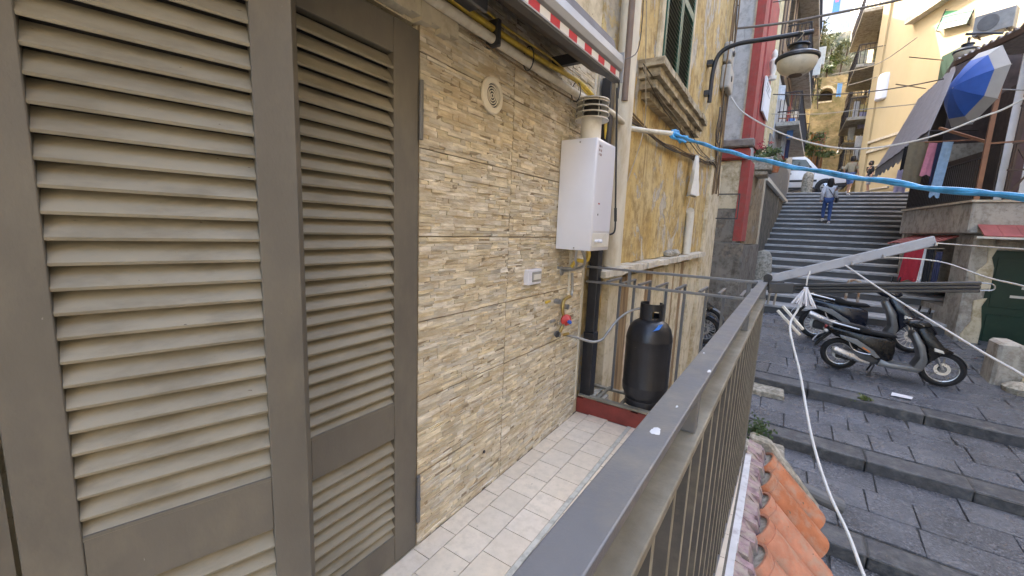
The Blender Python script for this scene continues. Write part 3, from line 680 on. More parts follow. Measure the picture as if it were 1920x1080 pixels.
# window with closed green shutters
WY0, WY1, WZ0, WZ1 = 3.98, 5.09, 2.70, 4.55
MB().box((-.003, WY0 - .12, WZ0), (.022, WY0, WZ1 + .12)).build('window_surround', CREAMW, oh); MB().box((-.003, WY1, WZ0), (.022, WY1 + .12, WZ1 + .12)).build('window_surround', CREAMW, oh)
for i, (ya, yb) in enumerate(((WY0 + .003, (WY0 + WY1) / 2 - .003), ((WY0 + WY1) / 2 + .003, WY1 - .003))):
    sh_ = MB()
    sh_.box((.0, ya, WZ0), (.035, ya + .05, WZ1)); sh_.box((.0, yb - .05, WZ0), (.035, yb, WZ1))
    for z in (WZ0, (WZ0 + WZ1) / 2 - .04, WZ1 - .08): sh_.box((.001, ya + .05, z), (.034, yb - .05, z + .08))
    so = sh_.build('shutter', GREENP, oh)
    MB().box((-.002, ya + .04, WZ0 + .05), (.002, yb - .04, WZ1 - .05)).build('shutter_gap_shade', GAPSHADE, so)
    z = WZ0 + .09; sme = None
    while z < WZ1 - .09:
        if abs(z - (WZ0 + WZ1) / 2) > .06:
            if sme is None: sme = MB().prism([(.004, .018), (.030, -.02), (.033, -.016), (.007, .023)], lambda u, v, d: (u, d, v), ya + .05, yb - .05).mesh('louvre', GREYSLAT)
            link('louvre', sme, so, loc=(0, 0, z))
        z += .042
# heavy sill console, three stepped courses
p0 = AX(1198, 114, 0.0); fx = AY(1248, 102, p0.y).x; yF = AX(1322, 205, fx).y; zS = p0.z
print('sill', p0, fx, yF)
fx = min(max(fx, .2), .34)
def course(n_, x1, z0, z1, y0, y1, segs=9):
    s_ = MB(); yy = np.linspace(y0, y1, segs)
    for a, c in zip(yy[:-1], yy[1:]): s_.box((-.003, a, z0 + random.uniform(-.006, .006)), (x1 + random.uniform(-.010, .006), c + .0006, z1 + random.uniform(-.003, .003)))
    s_.build(n_, TRAV, oh)
SY0, SY1 = p0.y, 5.55
course('sill_slab', fx, zS - .05, zS + .005, SY0, SY1, 12); course('sill_moulding', fx - .035, zS - .12, zS - .056, SY0 + .04, SY1 - .03)
course('sill_moulding', fx - .075, zS - .19, zS - .127, SY0 + .08, SY1 - .06); course('sill_moulding', fx - .13, zS - .25, zS - .197, SY0 + .14, SY1 - .1)
# cables and fixings on the wall
def sag(p, q, s_, n_=14):
    p, q = Vector(p), Vector(q); return [p.lerp(q, k / n_) - Vector((0, 0, s_ * 4 * (k / n_) * (1 - k / n_))) for k in range(n_ + 1)]
def wob(pts, a=.012):
    return [p + Vector((abs(random.gauss(0, a * .6)), 0, random.gauss(0, a))) for p in pts]
for k in range(7):
    run('wall_cable', 'brown cable of the sagging bundle along the ochre wall', smooth_pts(wob(sag((.03, 3.1, 2.14 + .012 * k), (.04, 7.9, 2.50 + .02 * k), .06 + .02 * k, 9), .016), 3), .007, (CABLEB, CABLE)[k % 2], 'cable', 5, 'cable bundle on the ochre wall')
for k in range(4):
    run('wall_cable', 'thin dark cable slanting under the window sill', smooth_pts(wob(sag((.10, 3.2, 2.55 - .02 * k), (.05, 7.7, 2.42 + .03 * k), .03 + .06 * k, 8), .02), 3), .005, (CABLE, ROPED)[k % 2], 'cable', 5, 'thin cables under the sill')
for k in range(6):
    y = 7.55 + .12 * k
    run('riser_cable', 'upright cable of the bundle below the junction box', smooth_pts(wob([Vector((.05, y + .05 * math.sin(j + k), 5.8 - j * .42)) for j in range(10)], .02), 3), .011, (CABLEB, CABLE, CABLEB)[k % 3], 'cable', 5, 'riser cables at the end of the ochre wall')
run('loose_wire', 'pale wire dropping from the cream downpipe across the ochre wall', smooth_pts([(.15, 2.95, 3.1), (.14, 3.15, 2.5), (.12, 3.3, 2.1), (.08, 3.05, 1.6), (.06, 3.0, 1.45)], 5), .004, ROPED, 'wire', 5)
run('loose_wire', 'dark wire looping off the cream downpipe above the awning end', smooth_pts([(.17, 2.8, 3.2), (.18, 2.86, 2.75), (.17, 2.85, 2.5), (.30, 2.2, 2.2)], 5), .0035, CABLE, 'wire', 5)
for k in range(4):
    cc = Vector((.07, 7.35 + .05 * k, 3.02 - .05 * k)); r_ = .20 + .03 * k
    run('cable_coil', 'coil of spare dark cable hung on the ochre wall', [cc + Vector((.01 * math.sin(3 * t), r_ * .7 * math.cos(t), r_ * math.sin(t) * 1.35)) for t in np.linspace(0, 2 * math.pi * .95, 20)], .009, (CABLE, CABLEB)[k % 2], 'cable', 5, 'coils of spare cable')
jb = thing('junction_box', 'grey plastic telephone junction box above the cable coils', 'box', (.05, 7.75, 4.0))
MB().box((-.003, 7.5, 3.62), (.13, 7.98, 3.98)).build('box_body', mat('grey_plastic', (.36, .36, .34), .5, var=.1), jb, bevel=.03, seg=2)
MB().box((-.003, 7.52, 4.02), (.11, 7.9, 4.32)).build('box_body', _mats['grey_plastic'], jb, bevel=.03, seg=2)
for z in (3.8, 4.18): MB().lathe([(.05, 0), (.045, .02), (.02, .025)], (.12, 7.7, z), (1, 0, 0), n=12).build('cap', DARKIRON, jb)
wb = thing('wall_bracket', 'thin rusty iron bracket projecting from the cream pilaster', 'bracket', (.05, 8.3, 1.9))
for z in (2.05, 1.62): MB().bar((.04, 8.35, z), (.40, 8.35, z), .02, .02).build('arm', DARKIRON, wb)
MB().bar((.39, 8.35, 1.62), (.39, 8.35, 2.05), .02, .02).build('upright', DARKIRON, wb)
run('downpipe', 'short white plastic drain pipe on the ochre wall above the ledge', smooth_pts([(.05, 5.9, 1.05), (.05, 5.9, 1.55), (.045, 5.88, 1.62)], 3), .05, WHITEP2)
# hanging bag
bgp = AX(1304, 288, .06); bh = MB()
def bagf(u, v):
    t = 2 * math.pi * u; z = bgp.z - .03 - v * .50; w_ = .025 + .10 * min(1, v * 2.2) ** .7 * (1 - .15 * v)
    return (.08 + .05 * math.cos(t) * (.3 + v) + .012 * math.sin(5 * t + 6 * v), bgp.y + w_ * math.sin(t) * (1 + .08 * math.sin(7 * v)), z + .012 * math.sin(3 * t))
bh.grid(bagf, 20, 10)
tag(bh.build('plastic_bag', BAG, smooth=True), 'white plastic bag hanging from the cables on the ochre wall', 'bag')

# ================================================================ street: basalt treads between kerbs, then the stairs
KE = [  # kerb line: (y at x=1, y at x=5), top z, riser
    (-6.0, -6.0, -2.72, .0), (4.90, 4.70, -1.65, .14), (6.42, 6.22, -1.35, .14), (7.95, 7.55, -1.05, .15)]
STY0, STZ0 = 12.35, -.60
def ky(k, x): return KE[k][0] + (KE[k][1] - KE[k][0]) * (x - 1) / 4
def gz(x, y):
    if y > STY0: return STZ0
    for k in (3, 2, 1, 0):
        if y >= ky(k, x):
            y1 = ky(k + 1, x) if k < 3 else STY0
            z1 = (KE[k + 1][2] - KE[k + 1][3]) if k < 3 else STZ0
            f = (y - ky(k, x)) / (y1 - ky(k, x)); return KE[k][2] + (z1 - KE[k][2]) * f
    return KE[0][2]
def G(px, py):
    d = ray(px, py); t = 2.0
    for _ in range(60):
        p = CAM + d * t; t += (gz(p[0], p[1]) - p[2]) / d[2] * .6
    return Vector(CAM + d * t)
street = MB()
for k in range(4):
    n_ = 10
    for i in range(n_):
        x0 = -1 + i * 1.2; x1 = x0 + 1.2
        def q(x, end): 
            if end == 0: return (x, ky(k, x), KE[k][2] - .02)
            if k < 3: return (x, ky(k + 1, x) + .02, KE[k + 1][2] - KE[k + 1][3] - .02)
            return (x, STY0 + .3, STZ0 - .02)
        street.add([q(x0, 0), q(x1, 0), q(x1, 1), q(x0, 1)], [(0, 1, 2, 3)])
street.box((-8, -9, -3.4), (16, 13, -3.2))
st = struct(street.build('street', JOINTD))
# paving slabs, each one lifted off the street bed
def slab_mesh(quad, zt, th=.03):
    m_ = MB(); cx_ = sum(p[0] for p in quad) / 4; cy_ = sum(p[1] for p in quad) / 4
    m_.add([(*p, gz(*p) + zt - th) for p in quad] + [(*p, gz(*p) + zt) for p in quad], [(3, 2, 1, 0), (4, 5, 6, 7), (0, 1, 5, 4), (1, 2, 6, 5), (2, 3, 7, 6), (3, 0, 4, 7)])
    return m_
npv = 0
def pave(k, rows, x0, x1, wid, ya=None, yb=None):
    global npv
    for r_ in range(rows):
        x = x0 - random.random() * wid
        while x < x1:
            w_ = wid * random.uniform(.5, 1.5); xa, xb = x + .005, x + w_ - .005
            def yy(xx, f):
                a = ky(k, xx) + .30 if ya is None else ya; c = (ky(k + 1, xx) if k < 3 else STY0) if yb is None else yb
                return a + (c - a) * f
            e_ = .004; sk = random.gauss(0, .008)
            f0, f1 = r_ / rows, (r_ + 1) / rows
            quad = [(xa + sk, yy(xa, f0) + e_), (xb + sk, yy(xb, f0) + e_), (xb - sk, yy(xb, f1) - e_), (xa - sk, yy(xa, f1) - e_)]
            slab_mesh(quad, random.uniform(-.004, .005)).build('paving_slab', BAS, st, bevel=.006); npv += 1
            x += w_
pave(0, 4, 1.3, 6.0, .62, ya=2.6); pave(1, 3, .9, 6.2, .55); pave(2, 3, .6, 6.4, .55); pave(3, 9, -.5, 6.5, .72)
# kerb stones
for k in (1, 2, 3):
    x = -.3
    while x < 6.6:
        w_ = random.uniform(.8, 1.4); xa, xb = x + .004, x + w_ - .004; j = random.uniform(-.008, .008)
        z1 = KE[k][2] + j; z0 = KE[k][2] - KE[k][3] - .1
        ya, yb = ky(k, xa), ky(k, xb); jj = random.uniform(-.012, .012)
        m_ = MB().add([(xa, ya + jj, z0), (xb, yb + jj, z0), (xb, yb + .30, z0), (xa, ya + .30, z0), (xa, ya + jj, z1), (xb, yb + jj, z1), (xb, yb + .292, z1 + .02), (xa, ya + .292, z1 + .02)], [(3, 2, 1, 0), (4, 5, 6, 7), (0, 1, 5, 4), (1, 2, 6, 5), (2, 3, 7, 6), (3, 0, 4, 7)])
        m_.build('kerb_stone', KERB, st, bevel=.02, seg=2); x += w_
# pale stone blocks at the wall end of the kerbs
for (px_, py_, lab_) in ((1443, 735, 'pale stone block at the wall end of the upper kerb'), (1437, 845, 'pale stone block at the wall end of the lower kerb')):
    c = G(px_, py_); tag(MB().box((c.x - .28, c.y - .22, c.z - .25), (c.x + .2, c.y + .2, c.z + .06)).build('stone_block', MORTAR2, bevel=.03, seg=2), lab_, 'block')

# stairs
stairs = thing('stone_stairs', 'wide dark stone public stairs with worn treads painted pale as if lit', 'stairs', (2.5, 18, -.6))
NST = 20; RIS = .210; TRD = .682
def stl(y): return .20 + .058 * (y - 12.3)          # left limit
def str_(y): return 6.4 + 0.0 * y
for k in range(NST):
    y0 = STY0 + k * TRD; z1 = STZ0 + (k + 1) * RIS; yl = y0 + random.uniform(-.01, .01)
    xl = stl(y0) - (1.0 if k < 4 else .3)
    s_ = MB().box((xl, yl + .03, z1 - RIS - .25), (str_(y0), y0 + TRD + .12, z1 - .06)).build('step', STEP, stairs, bevel=.012)
    MB().box((xl + .02, yl - .008, z1 - .065), (str_(y0), yl + TRD + .1, z1 + random.uniform(-.004, .004))).build('tread', NOSE, s_, bevel=.008)
LZ = STZ0 + NST * RIS; LY = STY0 + NST * TRD
land = struct(MB().box((-9, LY - .05, LZ - .4), (25, 75, LZ - .003)).build('upper_street', BASI))
# ================================================================ drying rack on the railing corner
ra = thing('drying_rack_arm', 'flat grey drying rack arm reaching up from the railing corner', 'rack arm', (1.07, 2.7, 1.08))
A0 = AY(1446, 523, 2.71); A1 = AY(1754, 451, 2.71)
MB().bar(A0, A1, .022, .048, up=(0, 0, 1)).build('bar', mat('rack_grey', (.33, .34, .37), .4, var=.06, dirt=(.22, .22, .23), dscale=14, damt=.36), ra, bevel=.004)
for f_ in (.27, .54, .72, 1.0):
    c = A0.lerp(A1, f_) - Vector((0, .014, .012)); MB().tube([c, c - Vector((0, .014, .014))], .005, 8).build('eyelet', GALV, ra)
rb = thing('drying_rack_arm', 'black ribbed drying rack arm lying level with the handrail', 'rack arm', (1.1, 2.69, 1.04))
B0 = AY(1452, 541, 2.69); B1 = AY(1838, 538, 2.69)
for dz in (-.017, 0, .017): MB().bar(B0 + Vector((0, 0, dz)), B1 + Vector((0, 0, dz)), .022, .0155).build('rib', BLACKP, rb, bevel=.003)
MB().bar(B0 - Vector((.03, 0, 0)), B0 + Vector((.09, 0, .011)), .03, .056).build('bracket', DARKIRON, rb, bevel=.004)
MB().tube(smooth_pts([B1 + Vector((0, 0, .018)), B1 + Vector((.035, 0, .016)), B1 + Vector((.045, 0, 0)), B1 + Vector((.035, 0, -.012)), B1 + Vector((0, 0, -.016))], 4), .003, 6).build('end_loop', GALV, rb)
cl = thing('rack_clamp', 'black clamp with pulley wheel joining rack arms to the railing', 'clamp', (1.07, 2.69, 1.05))
c = AY(1440, 521, 2.68); MB().lathe([(.007, -.007), (.022, -.006), (.022, .006), (.007, .007)], c, (0, 1, 0), n=18).build('wheel', RUBBER, cl)
MB().box((c.x - .02, 2.69, c.z - .05), (c.x + .08, 2.72, c.z - .015)).build('plate', DARKIRON, cl, bevel=.003)
for dx in (.02, .05): MB().tube([(c.x + dx, 2.69, c.z - .05), (c.x + dx - .006, 2.69, c.z - .15)], .0055, 8).build('bolt', GALV, cl)
pb = AY(1512, 535, 2.66)
for k in range(11):
    a = (k - 5) * .13; o = MB().bar(pb + Vector((random.uniform(-.006, .006), random.uniform(-.008, .008), -.01)), pb + Vector((math.sin(a) * .09, random.uniform(-.02, .02), -.075 - .035 * math.cos(a) + random.uniform(-.012, .012))), .0085, .007)
    tag(o.build('clothes_peg', WHITEP, bevel=.001), 'white plastic clothes peg in a bunch tied under the rack arms', 'clothes peg', 'bunch of white clothes pegs')
run('cord', 'short white cord tying the peg bunch to the grey rack arm', [AY(1519, 508, 2.69), AY(1514, 522, 2.67), pb], .0035, ROPE, 'cord', 6)
for k, (a, c) in enumerate((((1468, 574), (1506, 618)), ((1458, 582), (1500, 628)))):
    tag(MB().bar(AY(*a, 2.6), AY(*c, 2.55), .012, .012).build('wooden_peg', WHITEP2, bevel=.001), 'large white wooden peg clipped on the dangling cord', 'peg', 'large pegs on the cord')
def D(px, py, d): return Vector(CAM + ray(px, py) * d / FPX)
run('cord', 'loose white cord dangling from the peg bunch towards the street', smooth_pts([pb - Vector((0, 0, .03)), AY(1496, 580, 2.66), D(1481, 615, 2.02), D(1500, 700, 1.9), D(1522, 820, 1.68), D(1553, 920, 1.5), D(1590, 1000, 1.36), D(1622, 1085, 1.24), D(1690, 1250, 1.05)], 5), .0052, ROPE, 'cord', 8)
run('washing_line', 'white washing line from the tip of the grey arm past the green door', smooth_pts([A1 - Vector((0, .014, .012)), D(1800, 459, 2.1), D(1850, 463, 1.9), D(1925, 468, 1.6), D(2100, 490, 1.2)], 4), .0032, ROPE, 'line', 6)
run('washing_line', 'white washing line from the middle of the grey arm with a knot', smooth_pts([A0.lerp(A1, .72) - Vector((0, .014, .02)), D(1760, 490, 2.0), D(1850, 520, 1.7), D(1925, 538, 1.45), D(2100, 590, 1.1)], 4), .0034, ROPE, 'line', 6)
run('washing_line', 'white washing line sloping down from the grey arm across the scooters', smooth_pts([A0.lerp(A1, .50) - Vector((0, .014, .02)), D(1660, 548, 1.85), D(1760, 610, 1.5), D(1850, 665, 1.25), D(1925, 708, 1.05), D(2100, 820, .8)], 4), .0036, ROPE, 'line', 6)

# ================================================================ pole and lines across the street
bpole = thing('washing_pole', 'cream washing pole with a length of bright blue wrapped line tied on', 'pole', (.1, 2.9, 2.04))
q0 = Vector((.10, 2.94, 2.04)); q1 = AY(1264, 251, 3.25); q2 = D(1920, 372, 1.15)
MB().tube([q0, q0.lerp(q1, .5) - Vector((0, 0, .004)), q1], .017, 10).build('pole', CREAMPIPE, bpole, smooth=True)
pts = []
for k in range(31):
    f_ = k / 24.0; p = q1.lerp(q2, f_) ; p.z -= .05 * 4 * f_ * (1 - f_) if f_ < 1 else 0; p.z += .003 * math.sin(k * 1.7); pts.append(p)
fine = smooth_pts(pts, 6)
for ph in (0, math.pi * .9):
    MB().tube([p + Vector((0, .0035 * math.sin(k * .17 + 1.3 * math.sin(k * .045) + ph), .0042 * math.cos(k * .17 + 1.3 * math.sin(k * .045) + ph))) for k, p in enumerate(fine)], [.0080 + .0010 * math.sin(k * .23 + ph) for k in range(len(fine))], 7).build('blue_line', BLUEROPE, bpole, smooth=True)
kn = MB()
for k in range(9):
    a = k * .7; kn.tube(smooth_pts([q1 + Vector((.0, -.02, .0)), q1 + Vector((.03 * math.cos(a), .02 * math.sin(a), .03 * math.sin(a))), q1 + Vector((.02 + .01 * k, .0, -.03 - .012 * (k % 4)))], 4), .009, 6)
kn.build('knot', BLUEROPE, bpole, smooth=True)
run('street_line', 'slack white line drooping across the street below the lamp', smooth_pts([AY(1371, 182, 8.3), AY(1395, 212, 8.25), AY(1470, 252, 8.2), AY(1560, 276, 8.1), AY(1640, 277, 8.0), AY(1740, 258, 7.9), AY(1840, 220, 7.8), AY(1925, 182, 7.7), AY(2300, -40, 7.4)], 5), .013, ROPE, 'line', 6)
run('street_cable', 'thick grey cable crossing the street above the lamp arm', smooth_pts([AY(1383, 53, 9.5), AY(1470, 43, 9.8), AY(1560, 26, 10), AY(1640, 10, 10.2), AY(1720, -8, 10.4)], 4), .022, mat('grey_cable', (.16, .14, .12), .7), 'cable', 6)
for k, (pts_, r_, l_) in enumerate((
    ([(1450, 177, 14), (1540, 178, 15), (1630, 172, 15.5), (1710, 160, 16), (1770, 148, 16)], .016, 'thin grey wire crossing the stairs at lamp height'),
    ([(1420, 213, 14), (1530, 214, 16), (1620, 205, 17), (1720, 195, 17)], .013, 'thin wire crossing the stairs just under the lamp bowl'),
    ([(1383, 10, 11), (1450, 4, 12), (1500, -4, 12)], .012, 'thin wire from the ochre house to the red trimmed facade'),
    ([(1560, 140, 24), (1620, 128, 25), (1660, 112, 26), (1720, 70, 26)], .022, 'pale wire sagging between the far balconies'))):
    run('street_wire', l_, smooth_pts([AY(a, b_, y) for a, b_, y in pts_], 4), r_, (CABLE, ROPED)[k % 2], 'wire', 5)

# ================================================================ street lamps
def lamp(label, base, arm_pts, c, R_):
    t = thing('street_lamp', label, 'street lamp', base)
    LM = mat('lamp_iron', (.025, .027, .032), .4, var=.2)
    MB().tube(smooth_pts(arm_pts, 6), R_ * .13, 10).build('arm', LM, t, smooth=True)
    if len(arm_pts) > 3:
        for z in (.12, .5):
            p = Vector(arm_pts[0]) + Vector((0, 0, z)); MB().box((-.004, p.y - .05, p.z - .03), (p.x, p.y + .05, p.z + .03)).build('wall_plate', LM, t)
    c = Vector(c)
    MB().tube([c + Vector((0, 0, R_ * .86)), c + Vector((0, 0, R_ * 1.6))], R_ * .12, 8).build('hanger', LM, t)
    MB().lathe([(R_ * .25, R_ * .98), (R_ * .52, R_ * .95), (R_ * .55, R_ * .88), (R_ * .42, R_ * .82), (R_ * .44, R_ * .62), (R_ * .62, R_ * .52), (R_ * .98, R_ * .36), (R_ * 1.1, R_ * .26), (R_ * 1.1, R_ * .14), (R_ * 1.0, R_ * .08)], c, n=28).build('cap', LM, t, smooth=True)
    MB().lathe([(R_ * .99, R_ * .09), (R_ * 1.0, -.04 * R_), (R_ * .93, -R_ * .28), (R_ * .76, -R_ * .5), (R_ * .5, -R_ * .66), (R_ * .34, -R_ * .7), (R_ * .30, -R_ * .66)], c, n=28).build('glass_bowl', mat('milky_glass', (.55, .52, .43), .3, var=.06, scale=6), t, smooth=True)
    MB().lathe([(R_ * .33, -R_ * .7), (R_ * .34, -R_ * .73), (R_ * .05, -R_ * .72)], c, n=16).build('drain_cap', mat('lamp_brown', (.12, .08, .05), .6), t)
    MB().tube(smooth_pts([c + Vector((-R_ * .1, -.03, R_ * 1.6)), c + Vector((R_ * .15, -.05, R_ * 1.45)), c + Vector((-R_ * .1, -.05, R_ * 1.1)), c + Vector((-R_ * .3, -.04, R_ * .95))], 4), R_ * .03, 5).build('wire', ROPED, t)
yl = 6.3
lc = AY(1494, 117, yl); e = AY(1526, 59, yl)
lamp('black street lamp with milky bowl on a curved arm from the ochre wall', (0, yl, 3), [(.07, yl, AY(1332, 192, yl).z), (.08, yl, AY(1338, 130, yl).z), AY(1352, 98, yl), AY(1385, 82, yl), AY(1440, 73, yl), e], lc, .212)
# ================================================================ materials for the street beyond
GREYPL = plaster('pale_grey_plaster', (.47, .47, .47), (.53, .53, .53), (.36, .35, .34), (.38, .35, .32), cover=.30, stain_amt=.38)
REDTRIM = mat('red_trim', (.34, .06, .05), .8, var=.18, scale=4, bump=.003, bscale=30, dirt=(.24, .09, .07), dscale=6, damt=.4)
CREAMT = mat('cream_trim', (.55, .48, .36), .85, var=.12, scale=5, dirt=(.35, .28, .2), dscale=7, damt=.38)
CREAMB = mat('cream_wall_paint', (.50, .39, .22), .9, var=.06, scale=.8, bump=.003, bscale=30, dirt=(.50, .38, .20), dscale=1.2, damt=.34, stretch=(1, 1, .4))
YELB = plaster('pale_yellow_plaster', (.58, .47, .25), (.62, .54, .36), (.36, .28, .15), (.45, .40, .31), cover=.38, stain_amt=.45)
CONC = plaster('stained_concrete', (.42, .39, .34), (.50, .47, .40), (.24, .21, .17), (.46, .42, .34), cover=.42, stain_amt=.48)
ROCK = mat('tuff_rock', (.25, .21, .14), .95, var=.35, scale=1.1, bump=.12, bscale=3.5, dirt=(.10, .10, .05), dscale=1.6, damt=.46)
LEAF = mat('leaf_green', (.055, .10, .022), .6, var=.5, scale=3, hue2=(.13, .17, .04))
LEAFY = mat('leaf_olive', (.10, .12, .04), .65, var=.4, scale=2, hue2=(.17, .17, .06))
WOODD = mat('dark_wood', (.075, .045, .03), .55, var=.25, scale=5, stretch=(1, 1, .3))
BROWNP = mat('brown_post', (.26, .12, .06), .6, var=.15)
DKMETAL = mat('dark_brown_bars', (.032, .022, .018), .5, var=.2)
CORR = mat('corrugated_grey', (.26, .24, .23), .6, var=.2)
GREENDOOR = mat('dark_green_door', (.008, .035, .018), .45, var=.2, scale=3, dirt=(.03, .06, .035), dscale=6, damt=.33)
REDROOF = mat('red_sheet', (.34, .09, .08), .6, var=.2, scale=4)
GLASSD = mat('dark_glass', (.015, .017, .02), .08, var=.1, spec=.6)
WHITEW = mat('white_wall', (.74, .73, .72), .8, var=.05)
def cloth(col, nm): return mat('cloth_' + nm, col, .85, var=.12, scale=12)
FAB = dict(red=cloth((.33, .02, .035), 'red'), blue=cloth((.12, .27, .58), 'blue'), pink=cloth((.55, .22, .30), 'pink'), olive=cloth((.20, .17, .11), 'olive'), black=cloth((.012, .012, .015), 'black'),
           white=cloth((.64, .64, .64), 'white'), lav=cloth((.42, .40, .58), 'lavender'), grey=cloth((.25, .25, .26), 'grey'), navy=cloth((.03, .035, .08), 'navy'), yellow=cloth((.58, .47, .20), 'yellow'), lblue=cloth((.28, .42, .60), 'pale_blue'), sky=cloth((.10, .25, .62), 'bright_blue'))
def foliage(name, m, parent, c, R3, n_, leaf_=.08, seed=0):
    rnd = random.Random(seed); f_ = MB(); c = Vector(c)
    cl_ = [Vector((rnd.gauss(0, .45), rnd.gauss(0, .45), rnd.gauss(0, .45))) for _ in range(9)]
    for k in range(n_):
        b_ = rnd.choice(cl_); p = b_ + Vector((rnd.gauss(0, .17), rnd.gauss(0, .17), rnd.gauss(0, .17)))
        p = c + Vector((p.x * R3[0], p.y * R3[1], p.z * R3[2]))
        a = Vector((rnd.gauss(0, 1), rnd.gauss(0, 1), rnd.gauss(0, 1))).normalized() * leaf_ * rnd.uniform(.6, 1.3); b2 = a.orthogonal().normalized() * leaf_ * .45
        f_.add([p - a, p + b2, p + a, p - b2], [(0, 1, 2, 3)])
    return f_.build(name, m, parent)
def laundry(name, label, px0, px1, pyt, pyb, y, m, group=None, slant=0, folds=3, taper=0.0, cat='laundry'):
    a = AY(px0, pyt, y); c = AY(px1, pyt, y); zb = AY((px0 + px1) / 2, pyb, y).z; W_ = c.x - a.x; sd = hash(label) % 7
    def fn(u, v):
        amp = .05 * W_ * (.4 + v); k = 1 - taper * v
        return (a.x + W_ * (.5 + (u - .5) * k) + slant * v, y + amp * math.sin(u * folds * 6.28 + sd + v), a.z + (c.z - a.z) * u + (zb - a.z) * v * (1 + .03 * math.sin(9 * u)))
    o = MB().grid(fn, 14, 8).build(name, m, smooth=True, solid=.012)
    return tag(o, label, cat, group)

# ================================================================ grey and red trimmed house on the left of the stairs
def xf(y): return .20 + .058 * (y - 11)
h2 = thing('red_trimmed_house', 'grey rendered house with dark red corner trim beside the stairs', 'house', (-1, 15, -.6))
HT = 17.0
def side(name, m, y0, y1, z0, z1, d0, d1, parent=None, bevel=0):
    """panel on the stair-side facade: from d0 behind to d1 proud of the wall line"""
    return MB().add([(xf(y) + d, y, z) for z in (z0, z1) for y, d in ((y0, d0), (y0, d1), (y1, d1), (y1, d0))],
                    [(3, 2, 1, 0), (4, 5, 6, 7), (0, 1, 5, 4), (1, 2, 6, 5), (2, 3, 7, 6), (3, 0, 4, 7)]).build(name, m, parent or h2, bevel=bevel)
MB().add([(x_, y_, z_) for z_ in (-1.2, HT) for x_, y_ in ((-7, 11.05), (xf(11.05) - .02, 11.05), (xf(26) - .02, 26), (-7, 26))], [(3, 2, 1, 0), (4, 5, 6, 7), (0, 1, 5, 4), (1, 2, 6, 5), (2, 3, 7, 6), (3, 0, 4, 7)]).build('wall', GREYPL, h2)
def fr(name, m, x0, x1, z0, z1, y0, y1=11.049, bevel=0): return MB().box((x0, y0, z0), (x1, y1, z1)).build(name, m, h2, bevel=bevel)
fr('red_corner_trim', REDTRIM, .06, .185, 3.5, HT - .1, 11.0); side('red_corner_trim', REDTRIM, 11.012, 11.55, 3.5, HT - .1, -.02, .03)
fr('cream_edge', CREAMT, .02, .058, 3.5, HT - .1, 11.02)
fr('cornice', REDTRIM, -1.5, .28, 3.05, 3.3, 10.86, bevel=.04); fr('cornice', mat('grey_cornice', (.22, .19, .17), .9, var=.3, bump=.01, bscale=20), -1.5, .34, 3.31, 3.49, 10.78, bevel=.03)
fr('cream_panel', CREAMW, -1.5, .12, 1.95, 3.04, 10.99); fr('red_corner_trim', REDTRIM, .122, .30, 1.2, 3.04, 10.97); side('red_corner_trim', REDTRIM, 10.985, 11.7, 1.2, 3.04, -.02, .10)
fr('base_wall', ROUGHW, -7, .36, -1.2, 1.15, 10.94, bevel=.02); fr('base_wall', ROUGHW, -7, .118, 1.16, 1.94, 10.96)
side('base_wall', ROUGHW, 11.06, 14.2, -1.2, 1.1, -.02, .16); side('dirty_render', plaster('dirty_brown_render', (.30, .22, .13), (.36, .29, .19), (.17, .12, .07), (.28, .24, .18), cover=.42, stain_amt=.5), 11.75, 14.2, 1.12, 3.0, -.02, .08)
side('dark_doorway', mat('mottled_dark_wall', (.09, .085, .07), .95, var=.5, scale=3, bump=.02, bscale=12, dirt=(.17, .155, .12), dscale=4, damt=.42), 14.6, 22.5, .2, 2.95, -.02, .05)  # flat dark mottled panel set at the niche
side('door_frame', CREAMT, 14.3, 14.55, .1, 3.1, -.02, .10); side('grey_shutter', mat('grey_roller', (.15, .155, .165), .5, var=.1), 14.6, 24, 3.15, 4.35, -.02, .06); side('shelf', WHITEP2, 14.4, 24.5, 2.98, 3.1, -.02, .15)
side('red_band', REDTRIM, 11.9, 13.4, 3.5, 7.2, -.02, .02); side('cream_band', YELB, 13.45, 15.4, 3.5, 9, -.02, .02)
w1 = side('window', WOODD, 14.2, 19.5, 6.3, 10.5, -.02, .06)
for (ya, yb) in ((14.6, 16.7), (17.0, 19.1)):
    side('window_panel', mat('brown_panel', (.12, .075, .055), .5, var=.2), ya, yb, 6.6, 10.2, .06, .09, w1); side('window_pane', GLASSD, ya + .5, yb - .5, 7.0, 9.8, .09, .10, w1)
side('red_pier', REDTRIM, 19.8, 20.6, 3.6, 12, -.02, .05)
for z in (5.0, 7.0, 9.2):
    ob = side('balcony', CONC, 16.2, 22.5, z - .12, z, .0, .62)
    for k in range(6): MB().box((xf(16.2) + .04 + k * .1, 16.2, z), (xf(16.2) + .062 + k * .1, 16.222, z + .85)).build('balcony_bar', DKMETAL, ob)
    for zz in (.3, .87): MB().box((xf(16.2), 16.19, z + zz), (xf(16.2) + .6, 16.235, z + zz + .03)).build('balcony_rail', DKMETAL, ob)
    for k in range(22):
        y = 16.25 + k * .29; MB().box((xf(y) + .57, y - .012, z), (xf(y) + .595, y + .012, z + .85)).build('balcony_bar', DKMETAL, ob)
    side('balcony_rail', DKMETAL, 16.2, 22.5, z + .85, z + .89, .56, .61, ob)
sg = thing('wall_sign', 'white notice board fixed to the red trimmed house', 'sign', (.4, 12.5, 4.5))
